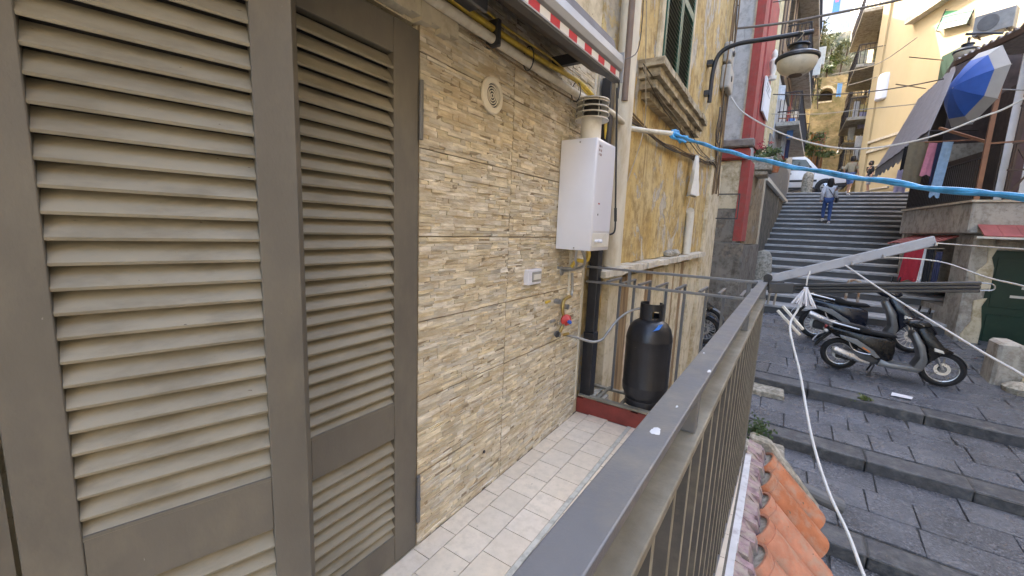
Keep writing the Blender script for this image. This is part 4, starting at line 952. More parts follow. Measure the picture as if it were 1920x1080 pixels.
MB().add([(xf(y) + d, y, z) for z in (4.35, 5.15) for y, d in ((12.0, .05), (12.0, .09), (13.15, .09), (13.15, .05))], [(3, 2, 1, 0), (4, 5, 6, 7), (0, 1, 5, 4), (1, 2, 6, 5), (2, 3, 7, 6), (3, 0, 4, 7)]).build('board', WHITEW, sg)
txt = MB()
for k in range(3):
    y0 = 12.15; txt.add([(xf(y) + .0925, y, z) for z in (5.02 - k * .08, 5.045 - k * .08) for y in (y0, 12.95 - .2 * (k % 2))], [(0, 1, 3, 2)])
txt.build('faint_lines', FAB['grey'], sg)
MB().lathe([(.09, 0), (.10, .08), (.05, .1), (.08, .3), (.10, .42), (.05, .5), (.07, .56), (.05, .66), (.01, .7)], (xf(12.4) + .15, 12.4, 5.16), n=12).build('finial', WHITEP2, sg, smooth=True)
pb_ = thing('planter_box', 'weathered concrete planter ledge with red flowers on the red trimmed house', 'planter', (.5, 12.4, 3.0))
a = AY(1404, 300, 12.2); c = AY(1447, 324, 12.2)
MB().box((xf(12) - .05, 12.0, c.z + .05), (c.x, 12.9, a.z + .02)).build('ledge', MORTAR2, pb_, bevel=.02); MB().box((xf(12) - .05, 12.05, c.z - .06), (c.x - .08, 12.85, c.z + .045)).build('lower_ledge', MORTAR2, pb_, bevel=.02)
foliage('plant', LEAF, pb_, (.52, 12.4, a.z + .22), (.28, .4, .22), 420, .05, 3); stuff(foliage('flowers', FAB['red'], pb_, (.48, 12.3, a.z + .34), (.22, .3, .12), 60, .035, 5))
tp_ = thing('flower_pot', 'terracotta pot with trailing plant at the edge of the planter ledge', 'pot', (c.x, 12.3, c.z))
MB().lathe([(.07, 0), (.10, .16), (.115, .165), (.115, .2), (.09, .2)], (c.x + .06, 12.3, c.z + .02), n=14).build('pot', TERRA, tp_); foliage('plant', LEAF, tp_, (c.x + .08, 12.3, c.z + .28), (.16, .16, .14), 160, .045, 9)
tag(MB().lathe([(.30, 0), (.27, .3), (.24, .7), (.16, .85), (.02, .9)], (stl(14.6) + .35, 14.6, STZ0 + 3 * RIS), n=10).build('corner_stone', MORTAR2, smooth=True), 'worn rounded guard stone at the left foot of the stairs', 'stone')
run('handrail_post', 'pale square pipe standing at the left edge of the stairs', [(stl(20) + .05, 20, 1.6), (stl(20) + .10, 20, 3.6)], .07, CONC, 'post', 6)
for k, (a_, b_, t_, d_, y_, m_, l_) in enumerate(((1462, 1470, 228, 262, 17.5, 'grey', 'grey trousers hanging under the balcony of the red trimmed house'), (1470, 1478, 228, 290, 17.6, 'white', 'white cloth hanging beside grey trousers under the balcony'), (1479, 1491, 222, 258, 17.0, 'sky', 'bright blue shirt hanging under the balcony of the red trimmed house'), (1475, 1482, 262, 296, 17.4, 'navy', 'dark trousers hanging below the blue shirt'))):
    laundry('laundry', l_, a_, b_, t_, d_, y_, FAB[m_], 'washing under the balcony of the red trimmed house', folds=1)
run('laundry_pole', 'brown pole carrying washing under the balcony', [AY(1432, 223, 16.6), AY(1496, 221, 17.2)], .02, BROWNP, 'pole', 6)
acm = [0]
def ac_unit(label, p, s_=1.0, rz=0, m=None):
    t = thing('air_conditioner', label, 'air conditioner', p, local=True, rz=rz)
    MB().box((-.4 * s_, -.15 * s_, 0), (.4 * s_, .15 * s_, .55 * s_)).build('casing', m or WHITEP2, t, bevel=.015)
    MB().lathe([(.0, 0), (.21 * s_, 0), (.22 * s_, .012), (.2 * s_, .014), (0, .012)], (-.1 * s_, -.151 * s_, .28 * s_), (0, -1, 0), n=20).build('fan_grille', mat('grille_grey', (.12, .12, .12), .5), t)
    for k in (-.3, .3): MB().box((k * s_ - .02, -.16 * s_, -.04), (k * s_ + .02, .22 * s_, -.002)).build('bracket', DKMETAL, t)
    return t
ac_unit('white air conditioner high on the red trimmed house behind the lamp', (xf(21) + .35, 20.6, 7.6), 1.1); ac_unit('white air conditioner beside the yellow band above the planter', (xf(23) + .3, 22.6, 8.6), 1.3)

laundry('laundry', 'white towel drying over the middle balcony of the red trimmed house', 1462, 1474, 160, 186, 16.1, FAB['white'], 'washing on the red trimmed house balconies'); laundry('laundry', 'faded grey blanket drying over the middle balcony rail', 1450, 1461, 162, 196, 16.1, FAB['grey'], 'washing on the red trimmed house balconies')
for k, (pp, l_) in enumerate((([(1478, 95, 16.1), (1495, 130, 17), (1512, 105, 19)], 'dark cable looping behind the lamp bowl'), ([(1430, 95, 12.6), (1428, 130, 12.6), (1436, 175, 12.6)], 'pale cord hanging in front of the white notice board'), ([(1440, 0, 14), (1434, 45, 14), (1428, 80, 13.5)], 'thin pale wire down the red trimmed facade'), ([(1600, 100, 30), (1625, 92, 30), (1660, 85, 29.5)], 'white clothes line between the far balconies'), ([(1590, 160, 30), (1620, 152, 30), (1655, 140, 29.5)], 'grey clothes line below the far balconies'), ([(1555, 152, 40), (1580, 156, 38), (1600, 150, 36)], 'thin line strung above the dark arch'))):
    run('loose_wire', l_, smooth_pts([AY(*q_) for q_ in pp], 5), .012 if k < 3 else .022, (CABLE, ROPED, ROPED)[k % 3], 'wire', 5)
# ================================================================ upper left house with balconies
h3 = thing('pale_yellow_house', 'narrow pale yellow house with crowded balconies above the van', 'house', (0, 35, 3.5))
MB().add([(x_, y_, z_) for z_ in (3.2, 17.5) for x_, y_ in ((-9, 29.3), (.8, 29.3), (1.75, 41), (-9, 41))], [(3, 2, 1, 0), (4, 5, 6, 7), (0, 1, 5, 4), (1, 2, 6, 5), (2, 3, 7, 6), (3, 0, 4, 7)]).build('wall', YELB, h3)
def x3(y): return .9 + .081 * (y - 30.5)
for z in (7.2, 10.2, 12.9):
    ob = MB().box((x3(31) - .2, 31.2, z - .15), (x3(31) + .75, 34.5, z)).build('balcony', CONC, h3)
    for k in range(13):
        MB().box((x3(31) + .70, 31.25 + k * .26, z), (x3(31) + .735, 31.28 + k * .26, z + .95)).build('balcony_bar', DKMETAL, ob)
    for k in range(5): MB().box((x3(31) - .1 + k * .2, 31.2, z), (x3(31) - .065 + k * .2, 31.23, z + .95)).build('balcony_bar', DKMETAL, ob)
    MB().box((x3(31) - .2, 31.18, z + .95), (x3(31) + .75, 31.25, z + 1.0)).build('balcony_rail', DKMETAL, ob)
    wn = MB().box((x3(36) - .3, 36, z), (x3(36) + .06, 37.4, z + 2)).build('window', WHITEP2, h3); MB().box((x3(36) - .2, 36.2, z + .2), (x3(36) + .085, 37.2, z + 1.85)).build('window_pane', GLASSD, wn)
laundry('laundry', 'pale blue towel hanging from the balcony of the pale yellow house', 1497, 1511, 165, 200, 31, FAB['lblue'], 'washing on the pale yellow house'); laundry('laundry', 'white sheet hanging from the balcony of the pale yellow house', 1486, 1497, 167, 196, 31.05, FAB['white'], 'washing on the pale yellow house')
laundry('laundry', 'long green and red cloth hanging beside the pale blue towel', 1512, 1520, 150, 205, 31.1, FAB['yellow'], 'washing on the pale yellow house')
gt = thing('wooden_gate', 'orange brown wooden gate behind the white van', 'gate', (2, 33, 3.5))
a = AY(1515, 292, 33); c = AY(1550, 248, 33)
for k in range(6):
    w_ = (c.x - a.x) / 6; MB().box((a.x + k * w_ + .01, 33, 3.45), (a.x + (k + 1) * w_ - .01, 33.08, c.z)).build('plank', mat('orange_wood', (.30, .13, .05), .65, var=.2, stretch=(1, 1, .3), objrand=.15), gt)
MB().box((a.x, 33.082, c.z - .5), (c.x, 33.14, c.z - .36)).build('cross_bar', _mats['orange_wood'], gt)
for (px_, py_, y_, R_, n_, ll, lb_) in ((1500, 265, 31.8, (1.0, .8, .9), 700, .12, 'dark green shrub beside the orange wooden gate'), (1535, 283, 31.5, (1.0, .5, .35), 350, .1, 'low green plants in front of the orange wooden gate')):
    p = AY(px_, py_, y_); t = thing('shrub', lb_, 'shrub', (p.x, p.y, 3.5)); foliage('foliage', LEAF, t, p, R_, n_, ll, n_); MB().tube([(p.x, p.y, 3.45), (p.x, p.y, p.z)], .05, 6).build('stem', WOODD, t)
p = AY(1508, 8, 30); t = thing('tree', 'bright green tree leaning over the roof of the pale yellow house', 'tree', (p.x, 33, 14))
foliage('crown', LEAF, t, (p.x, 33, p.z + 2.6), (1.3, 1.6, 1.3), 2200, .16, 11); MB().tube([(p.x - .3, 33, 14.4), (p.x, 33, 15.4), (p.x, 33.2, p.z + 1)], [.14, .1, .05], 7).build('trunk', WOODD, t)

for (px_, pa, pb2, y_, m_, lb_) in ((1533, 60, 205, 30.6, LEAFY, 'climbing vine covering the corner of the pale yellow house'), (1500, 95, 150, 26.8, LEAF, 'trailing green plant hanging beside the street lamp bowl')):
    p = AY(px_, pa, y_); q = AY(px_, pb2, y_); t = thing('climbing_plant', lb_, 'plant', q)
    foliage('foliage', m_, t, (p + q) / 2, (.35, .4, abs(p.z - q.z) * .55), 800, .09, px_); MB().tube([q, p], .03, 5).build('stem', WOODD, t)
# ================================================================ hillside with arch and white house
YC = 46
def cliff(u, v):
    x = -14 + u * 40; z = 3.2 + v * (AY(1570, 62, YC + 3).z - 3.2)
    n_ = .5 * math.sin(x * 1.3 + z * .7) + .4 * math.sin(x * 2.9 - z * 1.7) + .25 * math.sin(x * 6.1 + z * 4.3)
    return (x, YC + 3.0 * v + .5 * n_ * (.3 + v), z + .15 * n_)
hill = struct(MB().grid(cliff, 70, 34).build('hillside', ROCK, smooth=True)); 
struct(MB().box((-40, YC + 2.5, 3), (50, 90, 12)).build('hill_terrain', ROCK))
aw_ = thing('arched_wall', 'tuff stone retaining wall with a dark arch below the hillside', 'wall', (2.5, 44, 3.5))
ac = AY(1549, 172, 44); wr = AY(1530, 172, 44).x; zt = AY(1545, 148, 44).z
R_ = AY(1565, 172, 44).x - ac.x
ring = [(ac.x + R_ * .8 * math.cos(t), ac.z - .3 + R_ * .8 * math.sin(t)) for t in np.linspace(0, math.pi, 13)]
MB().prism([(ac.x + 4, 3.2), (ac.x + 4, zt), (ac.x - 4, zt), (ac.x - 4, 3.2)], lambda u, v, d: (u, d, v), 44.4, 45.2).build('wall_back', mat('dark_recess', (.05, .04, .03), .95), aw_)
MB().box((ac.x - 4, 43.6, 3.2), (ac.x + 4, 44.39, ac.z - .9)).build('wall', ROCK, aw_)
MB().prism([(ac.x - 4, ac.z - .9)] + [(ac.x - R_ * .8, ac.z - .9)] + ring[::-1] + [(ac.x + R_ * .8, ac.z - .9), (ac.x + 4, ac.z - .9), (ac.x + 4, zt), (ac.x - 4, zt)], lambda u, v, d: (u, d, v), 43.6, 44.39).build('wall', ROCK, aw_)
MB().box((ac.x - R_ * .8, 43.55, ac.z - .98), (ac.x + R_ * .8, 44.38, ac.z - .85)).build('arch_sill', CONC, aw_)
for k in range(12):
    t0, t1 = math.pi * k / 12, math.pi * (k + 1) / 12; q = lambda r_, t: (ac.x + r_ * math.cos(t), ac.z - .3 + r_ * math.sin(t))
    MB().prism([q(R_ * .82, t0 + .01), q(R_ * 1.12, t0 + .01), q(R_ * 1.12, t1 - .01), q(R_ * .82, t1 - .01)], lambda u, v, d: (u, d, v), 43.52, 43.62).build('arch_stone', CONC, aw_)
rnd = random.Random(4)
for k, (px_, py_, R_, lb_) in enumerate(((1560, 92, 1.5, 'olive shrub high on the hillside under the white house'), (1580, 110, 1.6, 'large grey green shrub on the middle of the hillside'), (1552, 128, 1.0, 'bright green shrub above the arch'), (1592, 80, 1.2, 'shrub on the hillside edge beside the laundry'), (1540, 75, 1.0, 'shrub with orange flowers at the top left of the hillside'))):
    p = AY(px_, py_, YC + .5); t = thing('shrub', lb_, 'shrub', p); foliage('foliage', (LEAFY, LEAF)[k == 2], t, p, (R_ * .75, R_ * .5, R_ * .5), 600, .11, k + 20); MB().tube([p - Vector((0, -.8, R_ * .8)), p], .06, 5).build('stem', WOODD, t)
wh = thing('white_house', 'white sunlit house with a blue shuttered window on top of the hillside', 'house', AY(1570, 65, 52))
a = AY(1533, 66, 52); c = AY(1612, -60, 52)
MB().box((a.x, 52, a.z - 3), (c.x, 60, c.z)).build('wall', mat('white_house_paint', (.46, .46, .47), .85, var=.08), wh)
b_ = AY(1560, 25, 52); d_ = AY(1577, -6, 52)
wn = MB().box((b_.x, 51.95, b_.z), (d_.x, 52.0 - .002, d_.z)).build('window', FAB['sky'], wh); MB().box((b_.x + .12, 51.9, b_.z + .9), (d_.x - .12, 51.948, d_.z - .1)).build('window_shutter', FAB['pink'], wn)
a2 = AY(1536, 62, 51); c2 = AY(1605, 45, 51)
bal = MB().box((a2.x, 51, a2.z - .25), (c2.x, 51.99, a2.z)).build('balcony', WHITEW, wh); 
for k in range(16): x_ = a2.x + (c2.x - a2.x) * k / 15; MB().box((x_ - .02, 51.02, a2.z), (x_ + .02, 51.06, a2.z + .95)).build('balcony_bar', FAB['lblue'], bal)

# ================================================================ right side: cream house, balcony house
c1 = Vector((AY(1640, 150, 30).x, 30, 0)); dcr = Vector((.37, -.93, 0)).normalized(); ncr = Vector((-.93, -.37, 0)).normalized()
h4 = thing('cream_house', 'tall plain cream house with mouldings right of the stairs', 'house', (6, 26, 3.5))
def crm(s_, d, z): p = c1 + dcr * s_ + ncr * d; return (p.x, p.y, z)
def crq(name, m, s0, s1, z0, z1, d0, d1, parent=None):
    return MB().add([crm(s_, d, z) for z in (z0, z1) for s_, d in ((s0, d0), (s0, d1), (s1, d1), (s1, d0))], [(3, 2, 1, 0), (4, 5, 6, 7), (0, 1, 5, 4), (1, 2, 6, 5), (2, 3, 7, 6), (3, 0, 4, 7)]).build(name, m, parent or h4)
crq('wall', CREAMB, 0, 13, 2.0, 17, -6, 0)
crq('corner_pilaster', CREAMB, -.05, .5, 3.4, 17, -.3, .10)
for z in (6.0, 6.5): crq('string_course', CREAMT, .5, 12.9, z, z + .12, -.1, .12)
for s0 in (1.0, 3.0, 5.0): crq('panel_moulding', CREAMT, s0, s0 + 1.6, 5.2, 5.28, -.1, .06); crq('panel_moulding', CREAMT, s0, s0 + 1.6, 4.0, 4.08, -.1, .06)
crq('sunken_door', GREENDOOR, 4.6, 5.7, 6.9, 9.3, -.1, .03)
crq('cornice', CREAMT, 2.3, 12.9, 11.6, 12.0, -.1, .35)
gbld = thing('green_blind', 'bright green sun blind on a frame on the cream house', 'blind', crm(4.6, .3, 10))
a = AY(1755, 58, 26.0); c = AY(1812, 45, 24.6); e2 = AY(1790, -20, 26.2); f2 = AY(1850, -30, 24.8)
bl_ = MB().grid(lambda u, v: tuple((a.lerp(c, u)).lerp(e2.lerp(f2, u), v) + Vector((0, 0, .02 * math.sin(v * 20)))), 8, 12)
bl_.build('fabric', mat('mint_fabric', (.03, .22, .075), .7, var=.06), gbld, solid=.02)
for v in np.linspace(0, 1, 7): MB().tube([a.lerp(e2, v) - Vector((0, .05, 0)), c.lerp(f2, v) - Vector((0, .05, 0))], .018, 5).build('frame_bar', DKMETAL, gbld)
for s_, t_ in ((a, e2), (c, f2)): MB().tube([s_ - Vector((0, .05, 0)), t_ - Vector((0, .05, 0))], .022, 5).build('frame_bar', DKMETAL, gbld)
for q in (a, c): MB().tube([q, q + Vector((.9, .5, -.25))], .02, 5).build('stay', DKMETAL, gbld)
p = AY(1862, 62, 20); ac_unit('large grey air conditioner above the corrugated eave', p, 1.1, -.5, mat('grey_ac', (.26, .26, .25), .5))
tk = AY(1653, 192, 29.6); tag(MB().lathe([(.30, 0), (.36, .05), (.36, 1.15), (.30, 1.28), (.08, 1.32)], (tk.x, 29.2, tk.z), n=18).build('water_tank', WHITEP, smooth=True), 'white plastic water tank hung at the corner of the cream house', 'tank')
h5 = thing('balcony_house', 'shaded house with stacked iron balconies beyond the cream house', 'house', (5, 36, 3.5))
def x5(y): return c1.x + .15 + .052 * (y - 31)
MB().add([(x_, y_, z_) for z_ in (3.2, 18) for x_, y_ in ((x5(30.8), 30.8), (x5(45), 45), (16, 45), (16, 30.8))], [(0, 1, 2, 3), (7, 6, 5, 4), (4, 5, 1, 0), (5, 6, 2, 1), (6, 7, 3, 2), (7, 4, 0, 3)]).build('wall', YELB, h5)
for i, (z, ya, yb, dp_) in enumerate(((5.6, 31.2, 34, .9), (8.3, 31.0, 35.5, 1.0), (11.2, 31.2, 36, .95), (14.0, 31.0, 37, 1.0), (8.0, 37, 41, .9), (11.0, 37, 42, .8))):
    x_ = x5(ya)
    ob = MB().box((x_ - dp_, ya, z - .16), (x_ + .3, yb, z)).build('balcony', CONC, h5)
    nb = int((yb - ya) / .22)
    for k in range(nb + 1): MB().box((x_ - dp_ + .02, ya + .02 + k * .22, z), (x_ - dp_ + .05, ya + .05 + k * .22, z + 1.0)).build('balcony_bar', DKMETAL, ob)
    for k in range(5): MB().box((x_ - dp_ + .1 + k * .19, ya + .02, z), (x_ - dp_ + .13 + k * .19, ya + .05, z + 1.0)).build('balcony_bar', DKMETAL, ob)
    MB().box((x_ - dp_, ya, z + 1.0), (x_ - dp_ + .06, yb, z + 1.05)).build('balcony_rail', DKMETAL, ob); MB().box((x_ - dp_ + .062, ya, z + 1.0), (x_ + .3, ya + .06, z + 1.05)).build('balcony_rail', DKMETAL, ob)
    wn = MB().box((x_ - .05, ya + .5, z), (x_ + .1, ya + 1.7, z + 2.2)).build('window', WOODD, h5); MB().box((x_ - .08, ya + .65, z + .2), (x_ - .052, ya + 1.55, z + 2.05)).build('window_pane', GLASSD, wn)
for i, (a_, b_, t_, d_, y_, m_) in enumerate(((1600, 1620, 33, 75, 38, 'white'), (1617, 1628, 45, 70, 36, 'navy'), (1571, 1580, 155, 180, 42, 'sky'), (1588, 1600, 205, 235, 34, 'yellow'), (1602, 1612, 190, 250, 33, 'white'), (1613, 1627, 196, 208, 32.5, 'yellow'), (1612, 1628, 210, 240, 32.4, 'lav'), (1592, 1604, 236, 262, 33, 'white'), (1605, 1622, 255, 300, 31.5, 'white'))):
    laundry('laundry', ['white sheets drying on the highest far balcony', 'navy cloth beside the highest white sheets', 'blue clothes hanging right of the dark arch', 'yellow shirt hanging among the balconies of the shaded house', 'tall white sheet hanging beside the yellow shirt', 'ochre cloth on the low balcony of the shaded house', 'striped lavender towels under the ochre cloth', 'small white towel under the yellow shirt', 'large white sheet hanging lowest on the shaded house'][i], a_, b_, t_, d_, y_, FAB[m_], 'washing on the shaded balcony house', folds=2)
stp = thing('striped_awning', 'faded yellow striped blind on the highest far balcony', 'awning', AY(1610, 20, 40))
a = AY(1592, 30, 40); c = AY(1640, 25, 38)
for k in range(10):
    u0, u1 = k / 10, (k + 1) / 10; p, q = a.lerp(c, u0), a.lerp(c, u1); up_ = Vector((.5, .2, 2.2))
    MB().add([p, q, q + up_, p + up_], [(0, 1, 2, 3)]).build('stripe', (FAB['yellow'], FAB['white'])[k % 2], stp, solid=.02)

# ================================================================ terrace house on the right
GB = -1.2
th = thing('terrace_house', 'low terrace house with stained concrete balcony on the right of the street', 'house', (5, 13, -.9))
TX0, TY0 = 4.30, 12.0
def tx(y): return TX0 - .125 * (y - TY0)
def tquad(name, m, poly, z0, z1, parent=None, bevel=0):
    n_ = len(poly); b_ = MB(); b_.v = [(x_, y_, z) for z in (z0, z1) for x_, y_ in poly]
    b_.f = [tuple(range(n_))[::-1], tuple(range(n_, 2 * n_))] + [(i, (i + 1) % n_, n_ + (i + 1) % n_, n_ + i) for i in range(n_)]
    return b_.build(name, m, parent or th, bevel=bevel)
slabz = (1.56, 2.17)
tquad('terrace_slab', CONC, [(tx(12) - .12, 11.9), (10, 11.9), (10, 15.4), (tx(15.4) - .1, 15.4)], *slabz, bevel=.02)
tquad('slab_cap', CREAMT, [(tx(12) - .16, 11.86), (10, 11.86), (10, 15.42), (tx(15.42) - .14, 15.42)], 2.172, 2.215)
# lower storey: pier, side wall with opening, front wall round the green door
tquad('pier', CONC, [(tx(12) + .02, 11.98), (4.62, 11.98), (4.62, 12.5), (tx(12.5) + .02, 12.5)], GB, 1.555, bevel=.03)
for pp in ([(4.40, GB), (4.65, GB), (4.66, -.3), (4.60, .12), (4.66, .3), (4.47, .22), (4.50, -.2), (4.38, -.5)], [(4.46, .5), (4.67, .42), (4.66, .9), (4.60, 1.1), (4.66, 1.3), (4.52, 1.35), (4.55, 1.0), (4.42, .8)]): MB().prism(pp, lambda u, v, d: (u, d, v), 11.94, 11.975).build('pier_patch', CREAMW, th, bevel=.012)
tquad('side_wall', CONC, [(tx(12.5) + .03, 12.5), (6, 12.5), (6, 12.7), (tx(12.7) + .03, 12.7)], GB, 1.555)
tquad('side_wall', CONC, [(tx(14.9) + .03, 14.9), (6, 14.9), (6, 15.38), (tx(15.38) + .03, 15.38)], GB, 1.555); tquad('rear_wall', CONC, [(tx(15.4) + .02, 15.43), (6, 15.43), (6, 20.8), (4.78, 20.8)], GB, 3.9); tquad('side_wall', CONC, [(tx(12.7) + .03, 12.7), (4.6, 12.7), (4.4, 14.9), (tx(14.9) + .03, 14.9)], GB, -.05)
tquad('room_shade_sheet', GAPSHADE, [(5.4, 12.7), (5.5, 12.7), (5.5, 14.9), (5.4, 14.9)], GB, 1.555)
MB().box((4.62, 12.14, 1.25), (10, 12.5, 1.555)).build('door_lintel', CONC, th); MB().box((6.6, 12.02, GB), (10, 12.5, 1.25)).build('front_wall', CONC, th)
gd = thing('green_door', 'dark green metal double door under the red sheet canopy', 'door', (5.4, 12.2, GB))
for k in range(2):
    x0 = 4.64 + k * .98; dl = MB().box((x0 + .005, 12.2, GB), (x0 + .97, 12.26, 1.24)).build('door_leaf', GREENDOOR, gd, bevel=.004)
    for z0, z1 in ((GB + .3, -.05), (.1, 1.1)): MB().box((x0 + .12, 12.185, z0), (x0 + .86, 12.199, z1)).build('door_panel', GREENDOOR, dl, bevel=.004)
for (x_, z_, w_) in ((5.02, .32, .26), (5.15, .5, .09), (5.45, .44, .14)):
    MB().box((x_, 12.180, z_), (x_ + w_, 12.184, z_ + .05)).build('sticker', WHITEP2, gd)
MB().box((4.75, 12.19, 1.255), (5.2, 12.235, 1.53)).build('vent_panel', WHITEP2, gd)
rc = thing('red_canopy', 'rusty red sheet canopy over the dark green door', 'canopy', (5.2, 11.8, 1.6))
for k in range(9): MB().add([(4.30 + k * .25, 11.45, 1.52), (4.545 + k * .25, 11.45, 1.52), (4.545 + k * .25, 11.9, 1.74), (4.30 + k * .25, 11.9, 1.74)], [(0, 1, 2, 3)]).build('sheet', REDROOF, rc, solid=.02)
MB().box((4.2, 11.44, 1.46), (6.6, 11.48, 1.50)).build('front_edge', WHITEP2, rc)
rc2 = thing('tile_canopy', 'low red tiled canopy over the side doorway of the terrace house', 'canopy', (4, 13.5, 1.5))
for k in range(10):
    y0 = 12.6 + k * .26; MB().add([(tx(y0) - .40, y0, 1.30), (tx(y0) - .40, y0 + .245, 1.30), (tx(y0) + .03, y0 + .245, 1.50), (tx(y0) + .03, y0, 1.50)], [(0, 1, 2, 3)]).build('tile_row', REDROOF, rc2, solid=.03)
laundry('laundry', 'dark red towel hanging at the side doorway of the terrace house', 1698, 1733, 465, 528, 12.45, FAB['red'], slant=-.03); laundry('laundry', 'white edged cloth right behind the dark red towel', 1728, 1738, 466, 530, 12.5, FAB['white'])
laundry('laundry', 'black garment hanging between the red towel and the grey trousers', 1738, 1752, 468, 532, 12.48, FAB['black']); laundry('laundry', 'dark grey trousers hanging in the side doorway', 1756, 1768, 472, 540, 12.47, FAB['navy'])
run('laundry_line', 'short cord carrying the red towel and black clothes', [AY(1694, 466, 12.46), AY(1772, 466, 12.46)], .008, ROPED, 'cord', 5)
# upper storey behind the terrace
tquad('upper_wall', mat('shaded_brown_wall', (.07, .05, .045), .8, var=.3), [(5.15, 12.6), (10, 12.6), (10, 15.42), (5.15, 15.42)], 2.22, 5.0); tquad('upper_wall', mat('shaded_brown_wall', (.07, .05, .045)), [(4.30, 15.44), (10, 15.44), (10, 20.8), (4.80, 20.8)], 3.905, 6.2)  # upper walls coloured dark in place of the terrace shade
for k in range(13):
    x0 = 4.60 + k * .16; MB().box((x0 + .004, 12.50, 2.22), (x0 + .156, 12.53, 5.05)).build('wall_board', (WHITEW, mat('plum_board', (.10, .055, .055), .6, var=.2))[k % 2], th)
ev = MB()
pts = []
for k in range(41):
    s_ = k / 40; pts.append((s_, .035 * math.sin(k * 1.57)))
def eave(u, v):
    k = u * 40; a = AY(1792, 112, 13.5).lerp(AY(1935, 38, 11.6), u); return (a.x + v * 1.6, a.y + v * 1.8, a.z + v * .5 + .03 * math.sin(k * 1.6))
ev.grid(eave, 80, 4); ev.build('corrugated_roof', CORR, th, solid=.03)
e0 = AY(1792, 114, 13.5); e1 = AY(1935, 44, 11.6); MB().bar(e0 - Vector((0, 0, .06)), e1 - Vector((0, 0, .06)), .06, .10).build('roof_beam', WOODD, th)
cp = [tx(12.02) - .07, 11.98]
MB().box((cp[0] - .035, 11.94, 2.216), (cp[0] + .035, 12.01, 4.75)).build('corner_post', BROWNP, th); MB().box((cp[0] + .45, 12.3, 2.216), (cp[0] + .52, 12.36, 5.1)).build('post', WOODD, th)
b0 = AY(1762, 240, 13.0); MB().bar((cp[0], 11.98, 3.32), b0, .05, .05).build('brace', BROWNP, th); MB().bar((cp[0] - .02, 12.0, 3.30), (cp[0] + .9, 12.1, 3.34), .03, .03).build('brace', BROWNP, th)
# terrace bars
fe = thing('terrace_railing', 'dark iron bar railing along the terrace edge', 'railing', (4.1, 13.5, 2.2))
y = 12.06
bm2 = MB().box((-.012, -.012, 0), (.012, .012, .84)).mesh('bar', DKMETAL)
while y < 15.3: link('bar', bm2, fe, loc=(tx(y) - .07, y, 2.22)); y += .085
for z in (2.25, 3.05): MB().bar((tx(12.06) - .07, 12.06, z), (tx(15.3) - .07, 15.3, z), .03, .03).build('rail', DKMETAL, fe)
bk = MB().add([(tx(y_) + .25, y_, z) for z in (2.22, 3.3) for y_ in (12.3, 15.2)], [(0, 1, 3, 2)]).build('reed_screen', mat('dark_reed', (.045, .032, .024), .8, var=.4, scale=8, stretch=(1, 6, .4)), fe, solid=.02)
lat = thing('lattice_railing', 'brown diagonal lattice railing in front of the striped boards', 'railing', (4.8, 12, 2.3))
for k in range(4):
    x0 = 4.62 + k * .5
    MB().bar((x0, 11.97, 2.3), (x0 + .5, 11.97, 3.25), .03, .03).build('diagonal', WOODD, lat); MB().bar((x0 + .5, 11.995, 2.3), (x0, 11.995, 3.25), .03, .03).build('diagonal', WOODD, lat)
    MB().bar((x0, 11.96, 2.22), (x0, 11.96, 3.3), .025, .025).build('upright', WOODD, lat)
for z in (2.78, 3.28, 3.95): MB().bar((4.55, 11.95, z), (6.7, 11.95, z), .035, .03).build('rail', WOODD, lat)
# drop awning and its washing
da = thing('grey_awning', 'grey ribbed drop awning with a fringed lower edge over the terrace', 'awning', (4, 17, 4))
L0 = AX(1742, 246, 3.70); L1 = AX(1642, 318, 3.70); U0 = AX(1795, 122, 4.35); U1 = AX(1722, 188, 4.35)
nb = 7
for k in range(nb):
    u0, u1 = k / nb, (k + 1) / nb - .006
    def fn(u, v, u0=u0, u1=u1):
        t = u0 + (u1 - u0) * u; p = L0.lerp(L1, t).lerp(U0.lerp(U1, t), v); return p + Vector((-.05 * math.sin(u * math.pi), 0, -.06 * math.sin(v * math.pi)))
    MB().grid(fn, 5, 8).build('awning_strip', mat('grey_awning_cloth', (.27, .26, .28), .7, var=.1), da, solid=.012)
fr_ = MB()
for k in range(70):
    t = k / 69; p = L0.lerp(L1, t); fr_.box((p.x - .008, p.y - .028, p.z - .30 - .05 * math.sin(k * .9)), (p.x + .008, p.y + .028, p.z + .01))
stuff(fr_.build('fringe', FAB['grey'], da)); MB().tube([L0, L1], .025, 6).build('front_bar', DKMETAL, da); MB().tube([U0, U1], .03, 6).build('roller', DKMETAL, da)
MB().tube([L0, L0.lerp(Vector((4.6, L0.y, 3.9)), .9)], .02, 6).build('stay', DKMETAL, da)
for i, (a_, b_, t_, d_, y_, m_, sl_, l_) in enumerate(((1705, 1742, 266, 348, 13.2, 'olive', -.02, 'large olive brown cloth hanging under the grey awning'), (1742, 1766, 268, 328, 12.9, 'pink', -.06, 'pink blouse hanging under the brown brace'), (1768, 1788, 266, 368, 12.7, 'lblue', -.07, 'long pale blue towel hanging over the terrace bars'), (1758, 1768, 268, 345, 12.85, 'navy', -.02, 'navy garment between the pink blouse and blue towel'), (1696, 1708, 275, 318, 13.6, 'black', -.02, 'black shirt at the fringe of the grey awning'), (1684, 1706, 318, 360, 14.2, 'lav', -.02, 'pale lavender sheet at the far end of the terrace'))):
    laundry('laundry', l_, a_, b_, t_, d_, y_, FAB[m_], 'washing on the terrace', slant=sl_, folds=2)
run('laundry_pole', 'brown rod carrying the washing over the terrace bars', [AY(1700, 268, 13.5), AY(1838, 262, 12.4)], .015, BROWNP, 'pole', 6)
